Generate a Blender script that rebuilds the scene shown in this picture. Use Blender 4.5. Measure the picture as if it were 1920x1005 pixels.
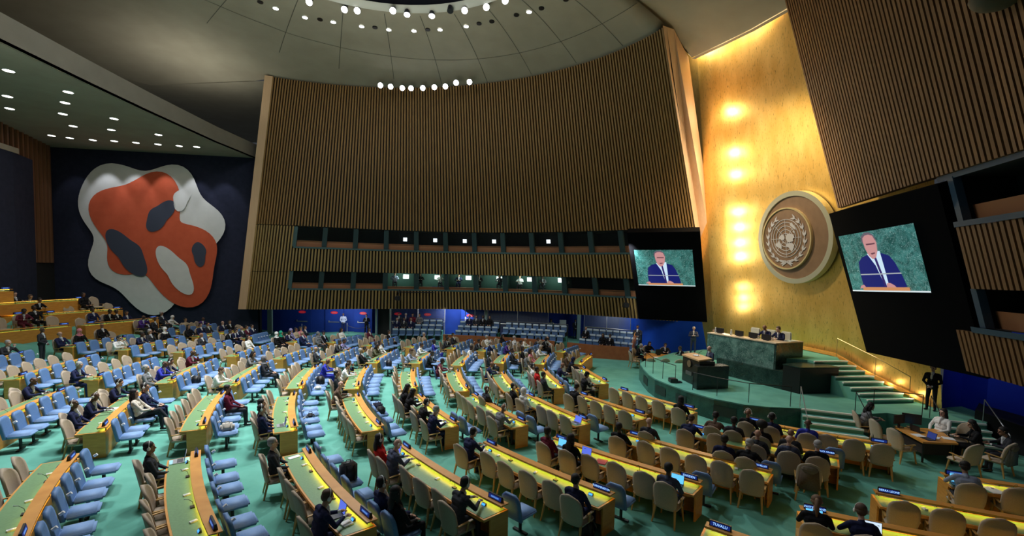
import bpy, bmesh, math, random
import numpy as np
from mathutils import Vector, Matrix
R = math.radians
random.seed(7)
scn = bpy.context.scene
for o in list(bpy.data.objects): bpy.data.objects.remove(o)
# ------------------------------------------------------------------ camera
cam_d = bpy.data.cameras.new('camera'); cam = bpy.data.objects.new('camera', cam_d)
scn.collection.objects.link(cam); scn.camera = cam
cam_d.sensor_width = 36; cam_d.lens = 36*850/1920; cam_d.clip_start = .1; cam_d.clip_end = 300
cam_d.shift_y = 57.5/1920
_p, _r = R(3.2), R(1.3)
_F = Vector((0, math.cos(_p), -math.sin(_p))); _X = Vector((1, 0, 0)); _U = _X.cross(_F)
_R2 = _X*math.cos(_r)+_U*math.sin(_r); _U2 = -_X*math.sin(_r)+_U*math.cos(_r)
M = Matrix((_R2, _U2, -_F)).transposed().to_4x4(); M.translation = (0, 0, 6.0)
cam.matrix_world = M
# ------------------------------------------------------------------ world, exposure, big lights
W = bpy.data.worlds.new('world'); scn.world = W; W.use_nodes = True
W.node_tree.nodes['Background'].inputs[0].default_value = (.75, .85, 1, 1)
W.node_tree.nodes['Background'].inputs[1].default_value = .04
vs = scn.view_settings; vs.view_transform = 'Standard'; vs.look = 'None'; vs.gamma = 1; vs.exposure = .12
vs.use_curve_mapping = False
def light(name, kind, loc, power, color=(1, 1, 1), target=None, size=1.0, angle=60, blend=.5):
    d = bpy.data.lights.new(name, kind); o = bpy.data.objects.new(name, d); scn.collection.objects.link(o)
    d.energy = power; d.color = color; o.location = loc
    if kind == 'AREA': d.shape = 'DISK'; d.size = size
    if kind == 'SPOT': d.spot_size = R(angle); d.spot_blend = blend; d.shadow_soft_size = size
    if kind == 'POINT': d.shadow_soft_size = size
    if target is not None:
        v = Vector(target)-Vector(loc); o.rotation_euler = v.to_track_quat('-Z', 'Y').to_euler()
    return o
COOL = (.93, .97, 1)
light('dome_light', 'AREA', (-8, 20, 22.2), 1500, COOL, (-8, 21, 0), 9)
light('dome_spot', 'SPOT', (-10, 21, 21.8), 18000, COOL, (-11, 22, 0), 1.2, 76, 1)
light('dome_spot', 'SPOT', (-15, 17, 20.5), 9000, COOL, (-15, 14, 0), 1.2, 75, 1)
light('podium_side_spot', 'SPOT', (7, 29, 19.5), 3600, COOL, (7.5, 14.5, 0), .5, 50, 1)
light('hall_spot', 'SPOT', (-7.1, 31, 21.2), 9000, COOL, (-3.5, 20, 0), .5, 62, .9)
light('hall_spot', 'SPOT', (-13, 29, 21.2), 6000, COOL, (-13, 17, 0), .5, 70, .9)
light('hall_spot', 'SPOT', (-1, 29, 21.2), 4500, COOL, (4, 27, 0), .5, 55, .9)
light('stage_spot', 'SPOT', (-3, 30, 20.5), 5200, COOL, (10.5, 21, 1.5), .5, 34, .6)
light('soffit_light', 'AREA', (-26, 27, 14.6), 300, (1, .95, .85), (-26, 27, 0), 7)
light('ceiling_fill', 'AREA', (-8, 24, 13), 620, (1, .97, .84), (-8, 24, 30), 10)  # unseen fill lamps added under the dome to brighten the ceiling
light('ceiling_fill', 'AREA', (-24, 34, 17.5), 160, (1, .97, .84), (-24, 36, 30), 5)
light('ceiling_fill', 'AREA', (-19, 16, 11), 60, (1, .97, .84), (-22, 18, 30), 6)
light('rear_gallery_fill', 'AREA', (-15, 40.3, 2.5), 70, COOL, (-16, 42.6, 1.2), 3)  # fill lamps added out of sight to brighten the rear wall
light('rear_gallery_fill', 'AREA', (-5, 41.9, 2.35), 90, COOL, (-6, 43, .8), 3)
light('riser_spot', 'SPOT', (-3, 30, 19), 2500, COOL, (-1, 38, 1), .4, 50, 1)
light('blue_wall_fill', 'SPOT', (14, 12, 7), 420, COOL, (20, 17, 1.8), .3, 60, .8)  # added spot that brightens the right blue wall, without a fitting
light('rear_gallery_fill', 'AREA', (8.5, 38.4, 3), 40, COOL, (9, 40, 0.5), 2)
light('podium_blue_fill', 'SPOT', (7.5, 30, 8), 1100, COOL, (12.5, 35, 2), .3, 60, .6)  # helper spot added to lift the blue wall left of the podium
# ------------------------------------------------------------------ materials
MATS = {}
def mat(name, col, rough=.6, metal=0, emit=0, ecol=None, noise=0, nscale=8, col2=None, stretch=(1, 1, 1), bump=0, spec=.5, alpha=1, coat=0):
    if name in MATS: return MATS[name]
    m = bpy.data.materials.new(name); m.use_nodes = True; nt = m.node_tree; b = nt.nodes['Principled BSDF']
    b.inputs['Base Color'].default_value = (*col, 1); b.inputs['Roughness'].default_value = rough
    b.inputs['Metallic'].default_value = metal; b.inputs['Specular IOR Level'].default_value = spec
    if coat: b.inputs['Coat Weight'].default_value = coat
    if alpha < 1: b.inputs['Alpha'].default_value = alpha
    if emit:
        b.inputs['Emission Color'].default_value = (*(ecol or col), 1); b.inputs['Emission Strength'].default_value = emit
    if noise or bump:
        tc = nt.nodes.new('ShaderNodeTexCoord'); mp = nt.nodes.new('ShaderNodeMapping'); n = nt.nodes.new('ShaderNodeTexNoise')
        mp.inputs['Scale'].default_value = stretch; n.inputs['Scale'].default_value = nscale; n.inputs['Detail'].default_value = 6
        nt.links.new(tc.outputs['Object'], mp.inputs[0]); nt.links.new(mp.outputs[0], n.inputs['Vector'])
        if noise:
            r = nt.nodes.new('ShaderNodeValToRGB'); r.color_ramp.elements[0].position = .5-noise/2; r.color_ramp.elements[1].position = .5+noise/2
            r.color_ramp.elements[0].color = (*col, 1); r.color_ramp.elements[1].color = (*(col2 or tuple(c*1.3 for c in col)), 1)
            nt.links.new(n.outputs['Fac'], r.inputs[0]); nt.links.new(r.outputs[0], b.inputs['Base Color'])
            if emit: nt.links.new(r.outputs[0], b.inputs['Emission Color'])
        if bump:
            bp = nt.nodes.new('ShaderNodeBump'); bp.inputs['Strength'].default_value = bump
            nt.links.new(n.outputs['Fac'], bp.inputs['Height']); nt.links.new(bp.outputs[0], b.inputs['Normal'])
    MATS[name] = m; return m
carpet = mat('green carpet', (.095, .30, .235), .95, noise=.5, nscale=1.2, col2=(.155, .42, .335), spec=.1)
wood = mat('honey veneer', (.58, .235, .035), .42, noise=.6, nscale=3, col2=(.76, .36, .075), stretch=(1, 1, 6))
woodp = mat('pale oak', (.66, .42, .24), .5, noise=.6, nscale=2, col2=(.74, .50, .30), stretch=(4, 4, .4))
redwood = mat('red brown veneer', (.30, .085, .03), .45, noise=.6, nscale=3, col2=(.42, .14, .05))
leather = mat('green leather', (.15, .28, .13), .38, noise=.4, nscale=20, col2=(.18, .34, .16))
striplight = mat('yellow strip light', (1, .85, .2), .5, emit=12, ecol=(1, .66, .08))
beige = mat('beige upholstery', (.40, .32, .235), .8, noise=.5, nscale=60, col2=(.48, .39, .29))
legwood = mat('chair leg wood', (.42, .24, .07), .45, noise=.5, nscale=6, col2=(.52, .31, .1))
blue = mat('blue upholstery', (.10, .20, .41), .6, noise=.5, nscale=30, col2=(.13, .25, .47))
bluepale = mat('pale blue headrest', (.66, .78, .86), .6)
blueseat = mat('blue seat fabric', (.18, .31, .56), .65, noise=.5, nscale=30, col2=(.22, .36, .62))
black = mat('black plastic', (.012, .012, .014), .4)
darkmetal = mat('dark metal', (.03, .03, .03), .4, metal=.6)
steel = mat('brushed steel', (.55, .56, .57), .35, metal=.8)
white = mat('white plastic', (.8, .8, .78), .4)
paper = mat('white paper', (.85, .87, .87), .7)
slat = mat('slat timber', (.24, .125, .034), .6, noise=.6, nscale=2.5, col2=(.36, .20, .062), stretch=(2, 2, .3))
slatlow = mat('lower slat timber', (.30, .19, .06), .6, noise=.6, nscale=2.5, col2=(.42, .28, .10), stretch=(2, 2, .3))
slatdim = mat('shaded near wall timber', (.17, .078, .026), .6, noise=.6, nscale=2.5, col2=(.27, .13, .045), stretch=(2, 2, .3))  # slat timber darkened, the near wall's shade put into its colour
slatback = mat('dark backing', (.008, .007, .006), .9)
ceilm = mat('acoustic ceiling plaster', (.27, .245, .19), .95, noise=.7, nscale=.7, col2=(.34, .315, .245), spec=.1)
soff = mat('soffit plaster', (.33, .28, .225), .95, noise=.7, nscale=.9, col2=(.40, .37, .30), spec=.1)
navywall = mat('navy mural wall', (.022, .025, .045), .9, noise=.5, nscale=3, col2=(.03, .034, .06), spec=.1)
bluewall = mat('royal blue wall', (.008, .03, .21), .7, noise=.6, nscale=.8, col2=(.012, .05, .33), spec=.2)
tealframe = mat('teal window frame', (.06, .12, .125), .5)
boothwood = mat('booth wood', (.40, .17, .07), .6)
darkroom = mat('unlit booth lining', (.012, .012, .012), .9)  # lining of unlit booths, their darkness put into the colour
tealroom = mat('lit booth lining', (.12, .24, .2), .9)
# gold leaf: worn vertical strokes
gold = mat('gold leaf wall', (.72, .43, .09), .45, metal=.8, noise=.55, nscale=1.1, col2=(.94, .66, .22), stretch=(1.2, 1.2, .5), bump=.12)
def gold_wear():
    nt = gold.node_tree; b = nt.nodes['Principled BSDF']; ramp = [n for n in nt.nodes if n.type == 'VALTORGB'][0]
    tc = [n for n in nt.nodes if n.type == 'TEX_COORD'][0]
    mp = nt.nodes.new('ShaderNodeMapping'); mp.inputs['Scale'].default_value = (16, 16, 3.5)
    n = nt.nodes.new('ShaderNodeTexNoise'); n.inputs['Scale'].default_value = 1; n.inputs['Detail'].default_value = 8; n.inputs['Roughness'].default_value = .7
    r = nt.nodes.new('ShaderNodeValToRGB'); r.color_ramp.elements[0].position = .56; r.color_ramp.elements[1].position = .70
    mx = nt.nodes.new('ShaderNodeMixRGB'); mx.inputs[2].default_value = (.22, .13, .03, 1)
    nt.links.new(tc.outputs['Object'], mp.inputs[0]); nt.links.new(mp.outputs[0], n.inputs['Vector']); nt.links.new(n.outputs['Fac'], r.inputs[0])
    nt.links.new(r.outputs[0], mx.inputs[0]); nt.links.new(ramp.outputs[0], mx.inputs[1]); nt.links.new(mx.outputs[0], b.inputs['Base Color'])
gold_wear()
def marble(name, c1, c2, c3, sc=1.4, emit=0):
    m = bpy.data.materials.new(name); m.use_nodes = True; nt = m.node_tree; b = nt.nodes['Principled BSDF']; L = nt.links
    tc = nt.nodes.new('ShaderNodeTexCoord'); n = nt.nodes.new('ShaderNodeTexNoise'); n.inputs['Scale'].default_value = sc; n.inputs['Detail'].default_value = 10
    n.inputs['Distortion'].default_value = 1.6
    v = nt.nodes.new('ShaderNodeTexNoise'); v.inputs['Scale'].default_value = sc*2.2; v.inputs['Detail'].default_value = 8; v.inputs['Distortion'].default_value = 3
    r = nt.nodes.new('ShaderNodeValToRGB'); r.color_ramp.elements[0].color = (*c1, 1); r.color_ramp.elements[1].color = (*c2, 1)
    r.color_ramp.elements[0].position = .38; r.color_ramp.elements[1].position = .62
    r2 = nt.nodes.new('ShaderNodeValToRGB'); e = r2.color_ramp.elements; e[0].position = .485; e[0].color = (0, 0, 0, 1); e[1].position = .5; e[1].color = (1, 1, 1, 1)
    k = e.new(.515); k.color = (0, 0, 0, 1)
    mx = nt.nodes.new('ShaderNodeMixRGB'); mx.inputs[2].default_value = (*c3, 1)
    L.new(tc.outputs['Object'], n.inputs['Vector']); L.new(tc.outputs['Object'], v.inputs['Vector']); L.new(n.outputs['Fac'], r.inputs[0]); L.new(v.outputs['Fac'], r2.inputs[0])
    L.new(r2.outputs[0], mx.inputs[0]); L.new(r.outputs[0], mx.inputs[1]); L.new(mx.outputs[0], b.inputs['Base Color'])
    b.inputs['Roughness'].default_value = .25
    if emit: L.new(mx.outputs[0], b.inputs['Emission Color']); b.inputs['Emission Strength'].default_value = emit; b.inputs['Base Color'].default_value = (0, 0, 0, 1)
    MATS[name] = m; return m
marb = marble('green marble', (.035, .10, .09), (.13, .26, .23), (.35, .48, .44))
marbd = marble('dark green marble', (.006, .02, .017), (.02, .05, .042), (.06, .10, .085))
# ------------------------------------------------------------------ mesh helpers
C = scn.collection
class MB:
    def __init__(s): s.v = []; s.f = []; s.m = []
    def quad(s, a, b, c, d, m=0): i = len(s.v); s.v += [tuple(a), tuple(b), tuple(c), tuple(d)]; s.f.append((i, i+1, i+2, i+3)); s.m.append(m)
    def poly(s, pts, m=0): i = len(s.v); s.v += [tuple(p) for p in pts]; s.f.append(tuple(range(i, i+len(pts)))); s.m.append(m)
    def hexa(s, p, m=0):   # 8 points: bottom 4 then top 4
        i = len(s.v); s.v += [tuple(q) for q in p]
        for f in ((3, 2, 1, 0), (4, 5, 6, 7), (0, 1, 5, 4), (1, 2, 6, 5), (2, 3, 7, 6), (3, 0, 4, 7)): s.f.append(tuple(i+k for k in f)); s.m.append(m)
    def box(s, c, d, m=0, rot=None):
        x, y, z = d[0]/2, d[1]/2, d[2]/2; P = [Vector(q) for q in ((-x, -y, -z), (x, -y, -z), (x, y, -z), (-x, y, -z), (-x, -y, z), (x, -y, z), (x, y, z), (-x, y, z))]
        if rot is not None: P = [rot @ q for q in P]
        s.hexa([q+Vector(c) for q in P], m)
    def prism(s, poly, z0, z1, m=0):
        n = len(poly); i = len(s.v)
        z0f = z0 if callable(z0) else (lambda p: z0)
        z1f = z1 if callable(z1) else (lambda p: z1)
        s.v += [(p[0], p[1], z0f(p)) for p in poly]+[(p[0], p[1], z1f(p)) for p in poly]
        s.f.append(tuple(i+k for k in reversed(range(n)))); s.m.append(m); s.f.append(tuple(i+n+k for k in range(n))); s.m.append(m)
        for k in range(n): j = (k+1) % n; s.f.append((i+k, i+j, i+n+j, i+n+k)); s.m.append(m)
    def tube(s, pts, r, m=0, n=6):
        pts = [Vector(p) for p in pts]; rs = r if isinstance(r, (list, tuple)) else [r]*len(pts); rings = []
        for k, p in enumerate(pts):
            t = (pts[min(k+1, len(pts)-1)]-pts[max(k-1, 0)]).normalized(); a = t.orthogonal() if abs(t.z) > .95 else t.cross(Vector((0, 0, 1)))
            a.normalize(); b = t.cross(a); i = len(s.v)
            for q in range(n): th = 2*math.pi*q/n; s.v.append(tuple(p+(a*math.cos(th)+b*math.sin(th))*rs[k]))
            rings.append(i)
        for k in range(len(rings)-1):
            for q in range(n): s.f.append((rings[k]+q, rings[k]+(q+1) % n, rings[k+1]+(q+1) % n, rings[k+1]+q)); s.m.append(m)
        s.f.append(tuple(rings[0]+q for q in reversed(range(n)))); s.m.append(m); s.f.append(tuple(rings[-1]+q for q in range(n))); s.m.append(m)
    def ell(s, c, r, m=0, n=10, rot=None):
        i0 = len(s.v); c = Vector(c); nr = n//2+1
        for a in range(nr+1):
            th = math.pi*a/nr
            for b in range(n):
                ph = 2*math.pi*b/n; q = Vector((r[0]*math.sin(th)*math.cos(ph), r[1]*math.sin(th)*math.sin(ph), r[2]*math.cos(th)))
                if rot is not None: q = rot @ q
                s.v.append(tuple(c+q))
        for a in range(nr):
            for b in range(n):
                p = i0+a*n; j = (b+1) % n
                s.f.append((p+b, p+n+b, p+n+j, p+j)); s.m.append(m)
    def mesh(s, name, mats, smooth=False, bevel=0, weld=False):
        me = bpy.data.meshes.new(name); me.from_pydata(s.v, [], s.f)
        for m in (mats if isinstance(mats, (list, tuple)) else [mats]): me.materials.append(m)
        if any(s.m): me.polygons.foreach_set('material_index', s.m)
        if weld or bevel or smooth:
            bm = bmesh.new(); bm.from_mesh(me); bmesh.ops.remove_doubles(bm, verts=bm.verts, dist=1e-5)
            if bevel: bmesh.ops.bevel(bm, geom=bm.edges[:]+bm.verts[:], offset=bevel, segments=2, affect='EDGES', clamp_overlap=True)
            bmesh.ops.recalc_face_normals(bm, faces=bm.faces)
            bm.to_mesh(me); bm.free()
        if smooth: me.polygons.foreach_set('use_smooth', [True]*len(me.polygons))
        me.update(); return me
def obj(name, me, parent=None, loc=None, rotz=0):
    o = bpy.data.objects.new(name, me); C.objects.link(o)
    if parent is not None: o.parent = parent
    if loc is not None: o.location = loc
    if rotz: o.rotation_euler = (0, 0, rotz)
    return o
def tag(o, label, cat, group=None):
    o['label'] = label; o['category'] = cat
    if group: o['group'] = group
    return o
def thing(name, label, cat, loc=(0, 0, 0), rotz=0, group=None):
    return tag(obj(name, None, None, loc, rotz), label, cat, group)
def struct(name, me, parent=None):
    o = obj(name, me, parent)
    if parent is None: o['kind'] = 'structure'
    return o
# ------------------------------------------------------------------ room: floor
# row, block, floor level, ledge line far end x y, near end x y (metres)
DESKS=[
 (1,'a',0,5.32,29.25,4.14,26.3),
 (1,'b',0,4.08,25.08,4.78,21.76),
 (1,'c',0,5.01,20.45,7.35,17.45),
 (1,'d',0,8.67,16.37,12.15,14.13),
 (1,'e',0,11.71,12.06,16.02,10.46),
 (2,'a',0,4.65,32.17,3.52,30.23),
 (2,'b',0,2.62,28.91,1.94,26.04),
 (2,'c',0,1.88,24.41,2.51,20.72),
 (2,'d',0,3.07,19.54,5.15,16.59),
 (2,'e',0,6.25,15.45,9.73,13.07),
 (2,'f',0,9,10.95,13.2,9.07),
 (3,'a',0,1.87,32.25,0.71,29.45),
 (3,'b',0,0.01,28.96,-0.41,26.09),
 (3,'c',0,-0.33,23.38,0.38,19.94),
 (3,'d',0,0.82,19.18,2.87,15.79),
 (3,'e',0,3.91,14.67,7.16,11.96),
 (3,'f',0,6.6,10.05,10.84,8.27),
 (4,'a',0,-3.08,34.08,-3.9,30.52),
 (4,'b',0,-2.37,28.66,-2.7,25.2),
 (4,'c',0,-2.73,23.65,-1.8,19.84),
 (4,'d',0,-1.5,19.06,0.65,15.46),
 (4,'e',0,1.46,14.17,4.93,11.18),
 (4,'f',0,4.16,9.28,7.98,6.72),
 (5,'a',0.05,-5.82,33.59,-6.72,30.49),
 (5,'b',0.05,-4.81,28.84,-5.11,25.28),
 (5,'c',0.05,-4.99,23.3,-4.09,19.72),
 (5,'d',0.05,-3.72,18.6,-1.71,15.09),
 (5,'e',0.05,-0.68,13.53,2.51,10.33),
 (6,'a',0.12,-8.61,33.78,-9.53,30.33),
 (6,'b',0.12,-7.24,28.3,-7.38,24.81),
 (6,'c',0.12,-7.42,23.37,-6.5,19.32),
 (6,'d',0.12,-6.15,18.21,-4.08,14.4),
 (6,'e',0.12,-3.07,12.98,0.01,9.59),
 (7,'a',0.2,-11.29,33.63,-12.17,30.84),
 (7,'b',0.2,-9.76,28.29,-9.85,24.72),
 (7,'c',0.2,-9.84,22.98,-8.76,18.88),
 (7,'d',0.2,-8.55,17.87,-6.62,13.9),
 (7,'e',0.2,-5.57,12.34,-2.59,8.7),
 (8,'a',0.3,-14.24,33.28,-14.44,30.07),
 (8,'b',0.3,-12.2,27.96,-12.36,24.35),
 (8,'c',0.3,-12.44,23.15,-11.43,18.69),
 (8,'d',0.3,-11.08,17.43,-9.26,13.57),
 (8,'e',0.3,-8.17,11.71,-5.22,8),
 (9,'a',0.42,-17.66,32.39,-17.73,30.47),
 (9,'b',0.42,-14.87,27.87,-14.81,24.19),
 (9,'c',0.42,-15,22.66,-13.92,18.42),
 (9,'d',0.42,-13.69,16.98,-11.67,12.83),
 (9,'e',0.42,-10.72,11.05,-8.13,7.37),
 (10,'a',0.55,-19.65,34.13,-20.78,29.81),
 (10,'b',0.55,-17.36,27.73,-17.76,24.22),
 (10,'c',0.55,-17.47,21.97,-16.73,18.15),
 (10,'d',0.55,-16.21,16.41,-14.55,12.44),
 (11,'a',0.7,-22.59,34.36,-23.15,30.15),
 (11,'b',0.7,-20.32,27.83,-20.36,23.83),
 (11,'c',0.7,-20.1,21.68,-19.06,17.36),
 (12,'b',0.85,-22.81,27.06,-23.02,23.58),
 (12,'c',0.85,-23.02,21.48,-22.32,17.54),
 (13,'b',1.6,-23.99,30.66,-25.07,26.52),
 (13,'c',1.6,-25.52,26.15,-26.51,21.76),
 (14,'b',2.2,-26.24,30.46,-27.23,26.3),
 (14,'c',2.2,-27.82,25.8,-27.7,21.3),
 (15,'b',2.9,-27.65,29.27,-27.94,24.07),
 (16,'b',3.6,-28.34,25.7,-28.64,21.7),
 (4,'z',0,-0.13,33.72,-1.77,29.95),
]
# desk, seat kind, place along desk, hair, skin, top, pose, headphones
PEOPLE="""61,0,0.476,n,1,brown,2,0
61,0,0.519,s,0,black,1,0
61,0,0.548,g,1,grey,1,0
60,0,0.497,s,2,black,1,0
59,0,0.96,s,2,black,2,0
59,0,0.372,l,2,black,1,0
58,0,0.703,s,3,navy,1,0
58,0,0.297,s,3,maroon,2,0
58,0,0.245,s,3,black,1,0
57,0,0.755,s,3,navy,1,0
57,0,0.365,s,3,black,1,0
57,0,0.402,s,3,black,2,0
57,0,0.303,s,2,navy,1,0
55,0,0.902,f,0,navy,3,0
56,0,0.04,g,0,charcoal,5,0
55,0,0.614,w:pink,1,black,1,0
55,0,0.253,b,2,black,1,0
52,0,0.96,s,3,charcoal,1,0
52,0,0.96,s,2,black,1,0
52,0,0.96,b,3,purple,5,0
52,0,0.689,w:white,1,white,2,0
53,0,0.307,g,1,charcoal,1,0
53,0,0.915,s,1,white,5,0
53,0,0.528,s,3,navy,2,0
51,0,0.129,b,3,navy,2,0
50,0,0.96,g,1,navy,4,0
46,0,0.551,b,3,navy,4,1
46,0,0.757,b,3,navy,1,1
46,0,0.13,s,1,navy,2,1
45,0,0.96,g,1,grey,1,0
45,0,0.675,b,3,blue,2,0
45,0,0.602,s,2,navy,2,1
46,1,0.546,l,1,cream,3,0
46,1,0.367,s,1,navy,1,1
42,0,0.143,s,2,charcoal,1,1
52,0,0.768,g,2,charcoal,1,0
52,0,0.369,s,1,beige,1,0
52,0,0.079,b,3,purple,2,0
53,0,0.04,w:white,1,black,1,0
48,0,0.939,l,1,black,3,0
48,0,0.672,s,0,navy,1,0
48,0,0.616,s,1,charcoal,1,0
48,0,0.317,f,0,navy,1,0
48,0,0.222,s,1,black,1,0
49,0,0.285,b,2,charcoal,1,0
43,0,0.57,s,1,navy,2,0
43,0,0.96,s,2,black,2,0
43,0,0.438,s,1,navy,1,0
43,0,0.077,b,1,charcoal,1,0
43,0,0.04,s,1,navy,1,0
44,0,0.197,l,1,white,1,0
38,0,0.96,w:white,1,black,1,0
38,0,0.959,w:green,1,black,1,0
43,0,0.04,s,1,maroon,1,0
38,0,0.592,w:lilac,1,lilac,1,0
38,0,0.821,s,2,navy,2,0
38,0,0.396,s,2,beige,1,0
38,0,0.192,l,1,pink,1,0
38,0,0.04,s,1,charcoal,1,0
38,1,0.922,b,1,navy,1,0
33,0,0.937,c:navy,1,black,1,0
33,0,0.96,w:grey,1,grey,1,0
45,0,0.11,b,3,maroon,5,0
40,0,0.04,l,1,grey,2,0
40,1,0.393,w:grey,1,charcoal,1,0
34,0,0.954,b,1,charcoal,1,0
40,0,0.917,n,1,white,2,0
41,1,0.402,s,2,burgundy,1,0
36,0,0.71,s,1,black,1,0
36,0,0.859,s,1,navy,1,1
37,0,0.126,g,0,charcoal,1,0
34,0,0.07,s,2,charcoal,2,0
34,0,0.04,s,2,lilac,2,0
33,0,0.283,l,2,white,1,0
28,2,-10.59/33.84,s,2,maroon,1,0
28,2,-8.72/32.95,s,2,black,1,0
29,0,0.786,g,1,black,3,0
29,0,0.726,s,1,teal,1,0
29,0,0.292,l,2,olive,2,0
29,0,0.209,s,2,charcoal,1,0
29,0,0.04,l,1,white,1,0
35,1,0.251,b,2,blue,2,0
30,0,0.374,s,1,white,2,0
30,0,0.329,s,1,navy,5,0
30,0,0.919,s,1,charcoal,1,0
31,0,0.04,b,0,brown,4,0
24,0,0.832,c:brown,1,steel,2,0
24,0,0.217,s,2,white,2,0
24,3,-4.99/29.63,s,3,blue,1,0
17,0,0.811,s,2,charcoal,2,0
23,2,-6.22/32.74,g,1,beige,1,0
17,0,0.612,s,2,black,1,0
17,0,0.283,s,1,charcoal,1,0
24,1,0.93,s,2,black,2,0
25,3,-3.56/23.33,s,3,maroon,2,0
63,0,0.861,s,2,charcoal,2,0
12,2,-2.12/28.22,s,3,white,4,0
13,0,0.04,b,2,navy,2,0
26,0,0.128,l,1,black,2,0
26,0,0.332,l,1,black,2,0
26,0,0.715,s,1,black,2,1
26,0,0.948,g,0,navy,4,0
14,2,-0.86/17.98,b,3,charcoal,1,1
32,0,0.113,l,1,red,1,1
32,0,0.219,b,0,slate,4,1
27,0,0.042,s,1,navy,2,1
37,1,0.898,s,1,navy,1,1
37,1,0.96,l,1,black,1,0
37,0,0.885,n,1,navy,4,1
32,0,0.87,s,1,charcoal,2,1
63,0,0.416,g,1,white,1,0
63,1,0.959,g,0,navy,1,0
63,2,-0.71/32.87,l,1,black,1,0
11,2,0.07/32.46,g,0,white,1,0
63,3,-0.27/30.21,s,1,purple,2,0
11,0,0.183,b,1,white,2,0
11,2,0.97/30.37,s,1,brown,1,0
11,2,1.85/32.18,s,1,charcoal,2,0
5,2,2.14/32.25,s,3,black,2,0
5,2,2.47/33.07,b,1,white,2,0
12,1,0.601,s,2,charcoal,1,0
6,2,0.50/27.96,s,2,black,1,0
6,2,0.99/25.84,g,1,grey,1,0
6,0,0.705,l,1,pink,1,0
6,0,0.089,g,0,white,2,0
7,0,0.434,s,2,white,1,1
7,0,0.665,s,2,red,1,0
12,2,-1.15/25.74,s,3,charcoal,1,0
7,1,0.349,b,2,navy,2,0
0,2,3.33/26.13,n,1,brown,1,0
1,0,0.04,w:navy,1,black,2,0
1,2,3.32/20.96,c:black,2,black,4,0
7,0,0.96,s,1,charcoal,1,0
14,0,0.079,s,1,black,1,1
14,0,0.292,w:white,1,white,1,0
8,0,0.144,s,1,black,2,0
20,0,0.886,b,2,grey,2,1
21,0,0.1,s,3,burgundy,1,0
21,0,0.282,l,3,black,1,0
15,0,0.047,s,3,black,3,0
27,0,0.909,s,1,navy,1,0
15,2,4.54/14.35,b,0,charcoal,1,0
2,0,0.96,l,1,black,1,0
9,0,0.04,n,0,navy,2,0
9,2,6.90/15.02,s,2,brown,2,0
9,2,7.38/14.65,s,3,charcoal,1,0
3,0,0.04,b,2,black,1,1
9,2,8.05/14.18,a,3,black,1,0
3,0,0.212,s,3,navy,1,1
9,2,8.58/13.55,b,2,charcoal,1,0
3,0,0.457,b,3,blue,1,0
9,0,0.519,b,1,charcoal,1,0
9,2,6.78/12.46,g,1,black,2,0
9,2,6.29/12.88,s,3,navy,1,0
9,0,0.706,b,0,slate,1,0
9,0,0.869,g,0,black,1,0
21,0,0.889,s,3,slate,1,0
16,0,0.04,p,1,black,4,0
16,0,0.211,n,0,navy,2,1
4,0,0.04,s,2,steel,2,0"""

def poly4(c, s):
    v = 0
    for k in c: v = v*s+k
    return v
FL = []      # floor level samples
for (n, bl, z, ax, ay, bx, by) in DESKS:
    A, B = np.array((ax, ay)), np.array((bx, by)); u = (B-A)/np.linalg.norm(B-A); nn = np.array((-u[1], u[0])); nn = nn if nn[0] > 0 else -nn
    for t in (0, .5, 1):
        p = A+(B-A)*t
        for sd in (.5, -.6, -1.5): q = p+nn*sd; FL.append((q[0], q[1], z))
for p in ((8, 12), (12, 8), (14, 14), (7, 26), (8, 30), (6, 34), (0, 36), (-6, 36), (-12, 37), (-18, 38), (-20, 41), (5, 40), (16, 12), (18, 10), (9, 6), (4, 4), (0, 42), (-10, 43), (10, 38)): FL.append((*p, 0))
FL = np.array(FL)
GX0, GY0, GS = -40., 1., .5; GNX, GNY = 126, 92
gx, gy = np.meshgrid(GX0+np.arange(GNX)*GS, GY0+np.arange(GNY)*GS, indexing='ij')
d2 = (gx[..., None]-FL[:, 0])**2+(gy[..., None]-FL[:, 1])**2+.15
w = d2**-2.2; GZ = (w*FL[:, 2]).sum(-1)/w.sum(-1)
def floor_z(x, y):
    i = min(max((x-GX0)/GS, 0), GNX-1.001); j = min(max((y-GY0)/GS, 0), GNY-1.001); a, b = int(i), int(j); fx, fy = i-a, j-b
    # same diagonal as the mesh triangles
    z00, z10, z11, z01 = GZ[a, b], GZ[a+1, b], GZ[a+1, b+1], GZ[a, b+1]
    return float(z00+fx*(z10-z00)+fy*(z11-z10)) if fx > fy else float(z00+fy*(z01-z00)+fx*(z11-z01))
f = MB(); f.v = [(float(gx[i, j]), float(gy[i, j]), float(GZ[i, j])) for i in range(GNX) for j in range(GNY)]
for i in range(GNX-1):
    for j in range(GNY-1): a = i*GNY+j; f.f += [(a, a+GNY, a+GNY+1), (a, a+GNY+1, a+1)]; f.m += [0, 0]
struct('floor', f.mesh('floor', carpet, smooth=True))
# ------------------------------------------------------------------ far slatted wall (leans inward, ruled between two curves)
CB = [[4.4022, -27.5672, 32.8027, 26.8755, -21.539], [87.6254, -176.4509, 87.2995, -1.1626, 36.8373]]
CT = [[-1.1533, -14.6149, 18.4351, 25.4757, -19.2297], [3.7425, -7.2666, -15.4178, 10.4358, 36.6337]]

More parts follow.
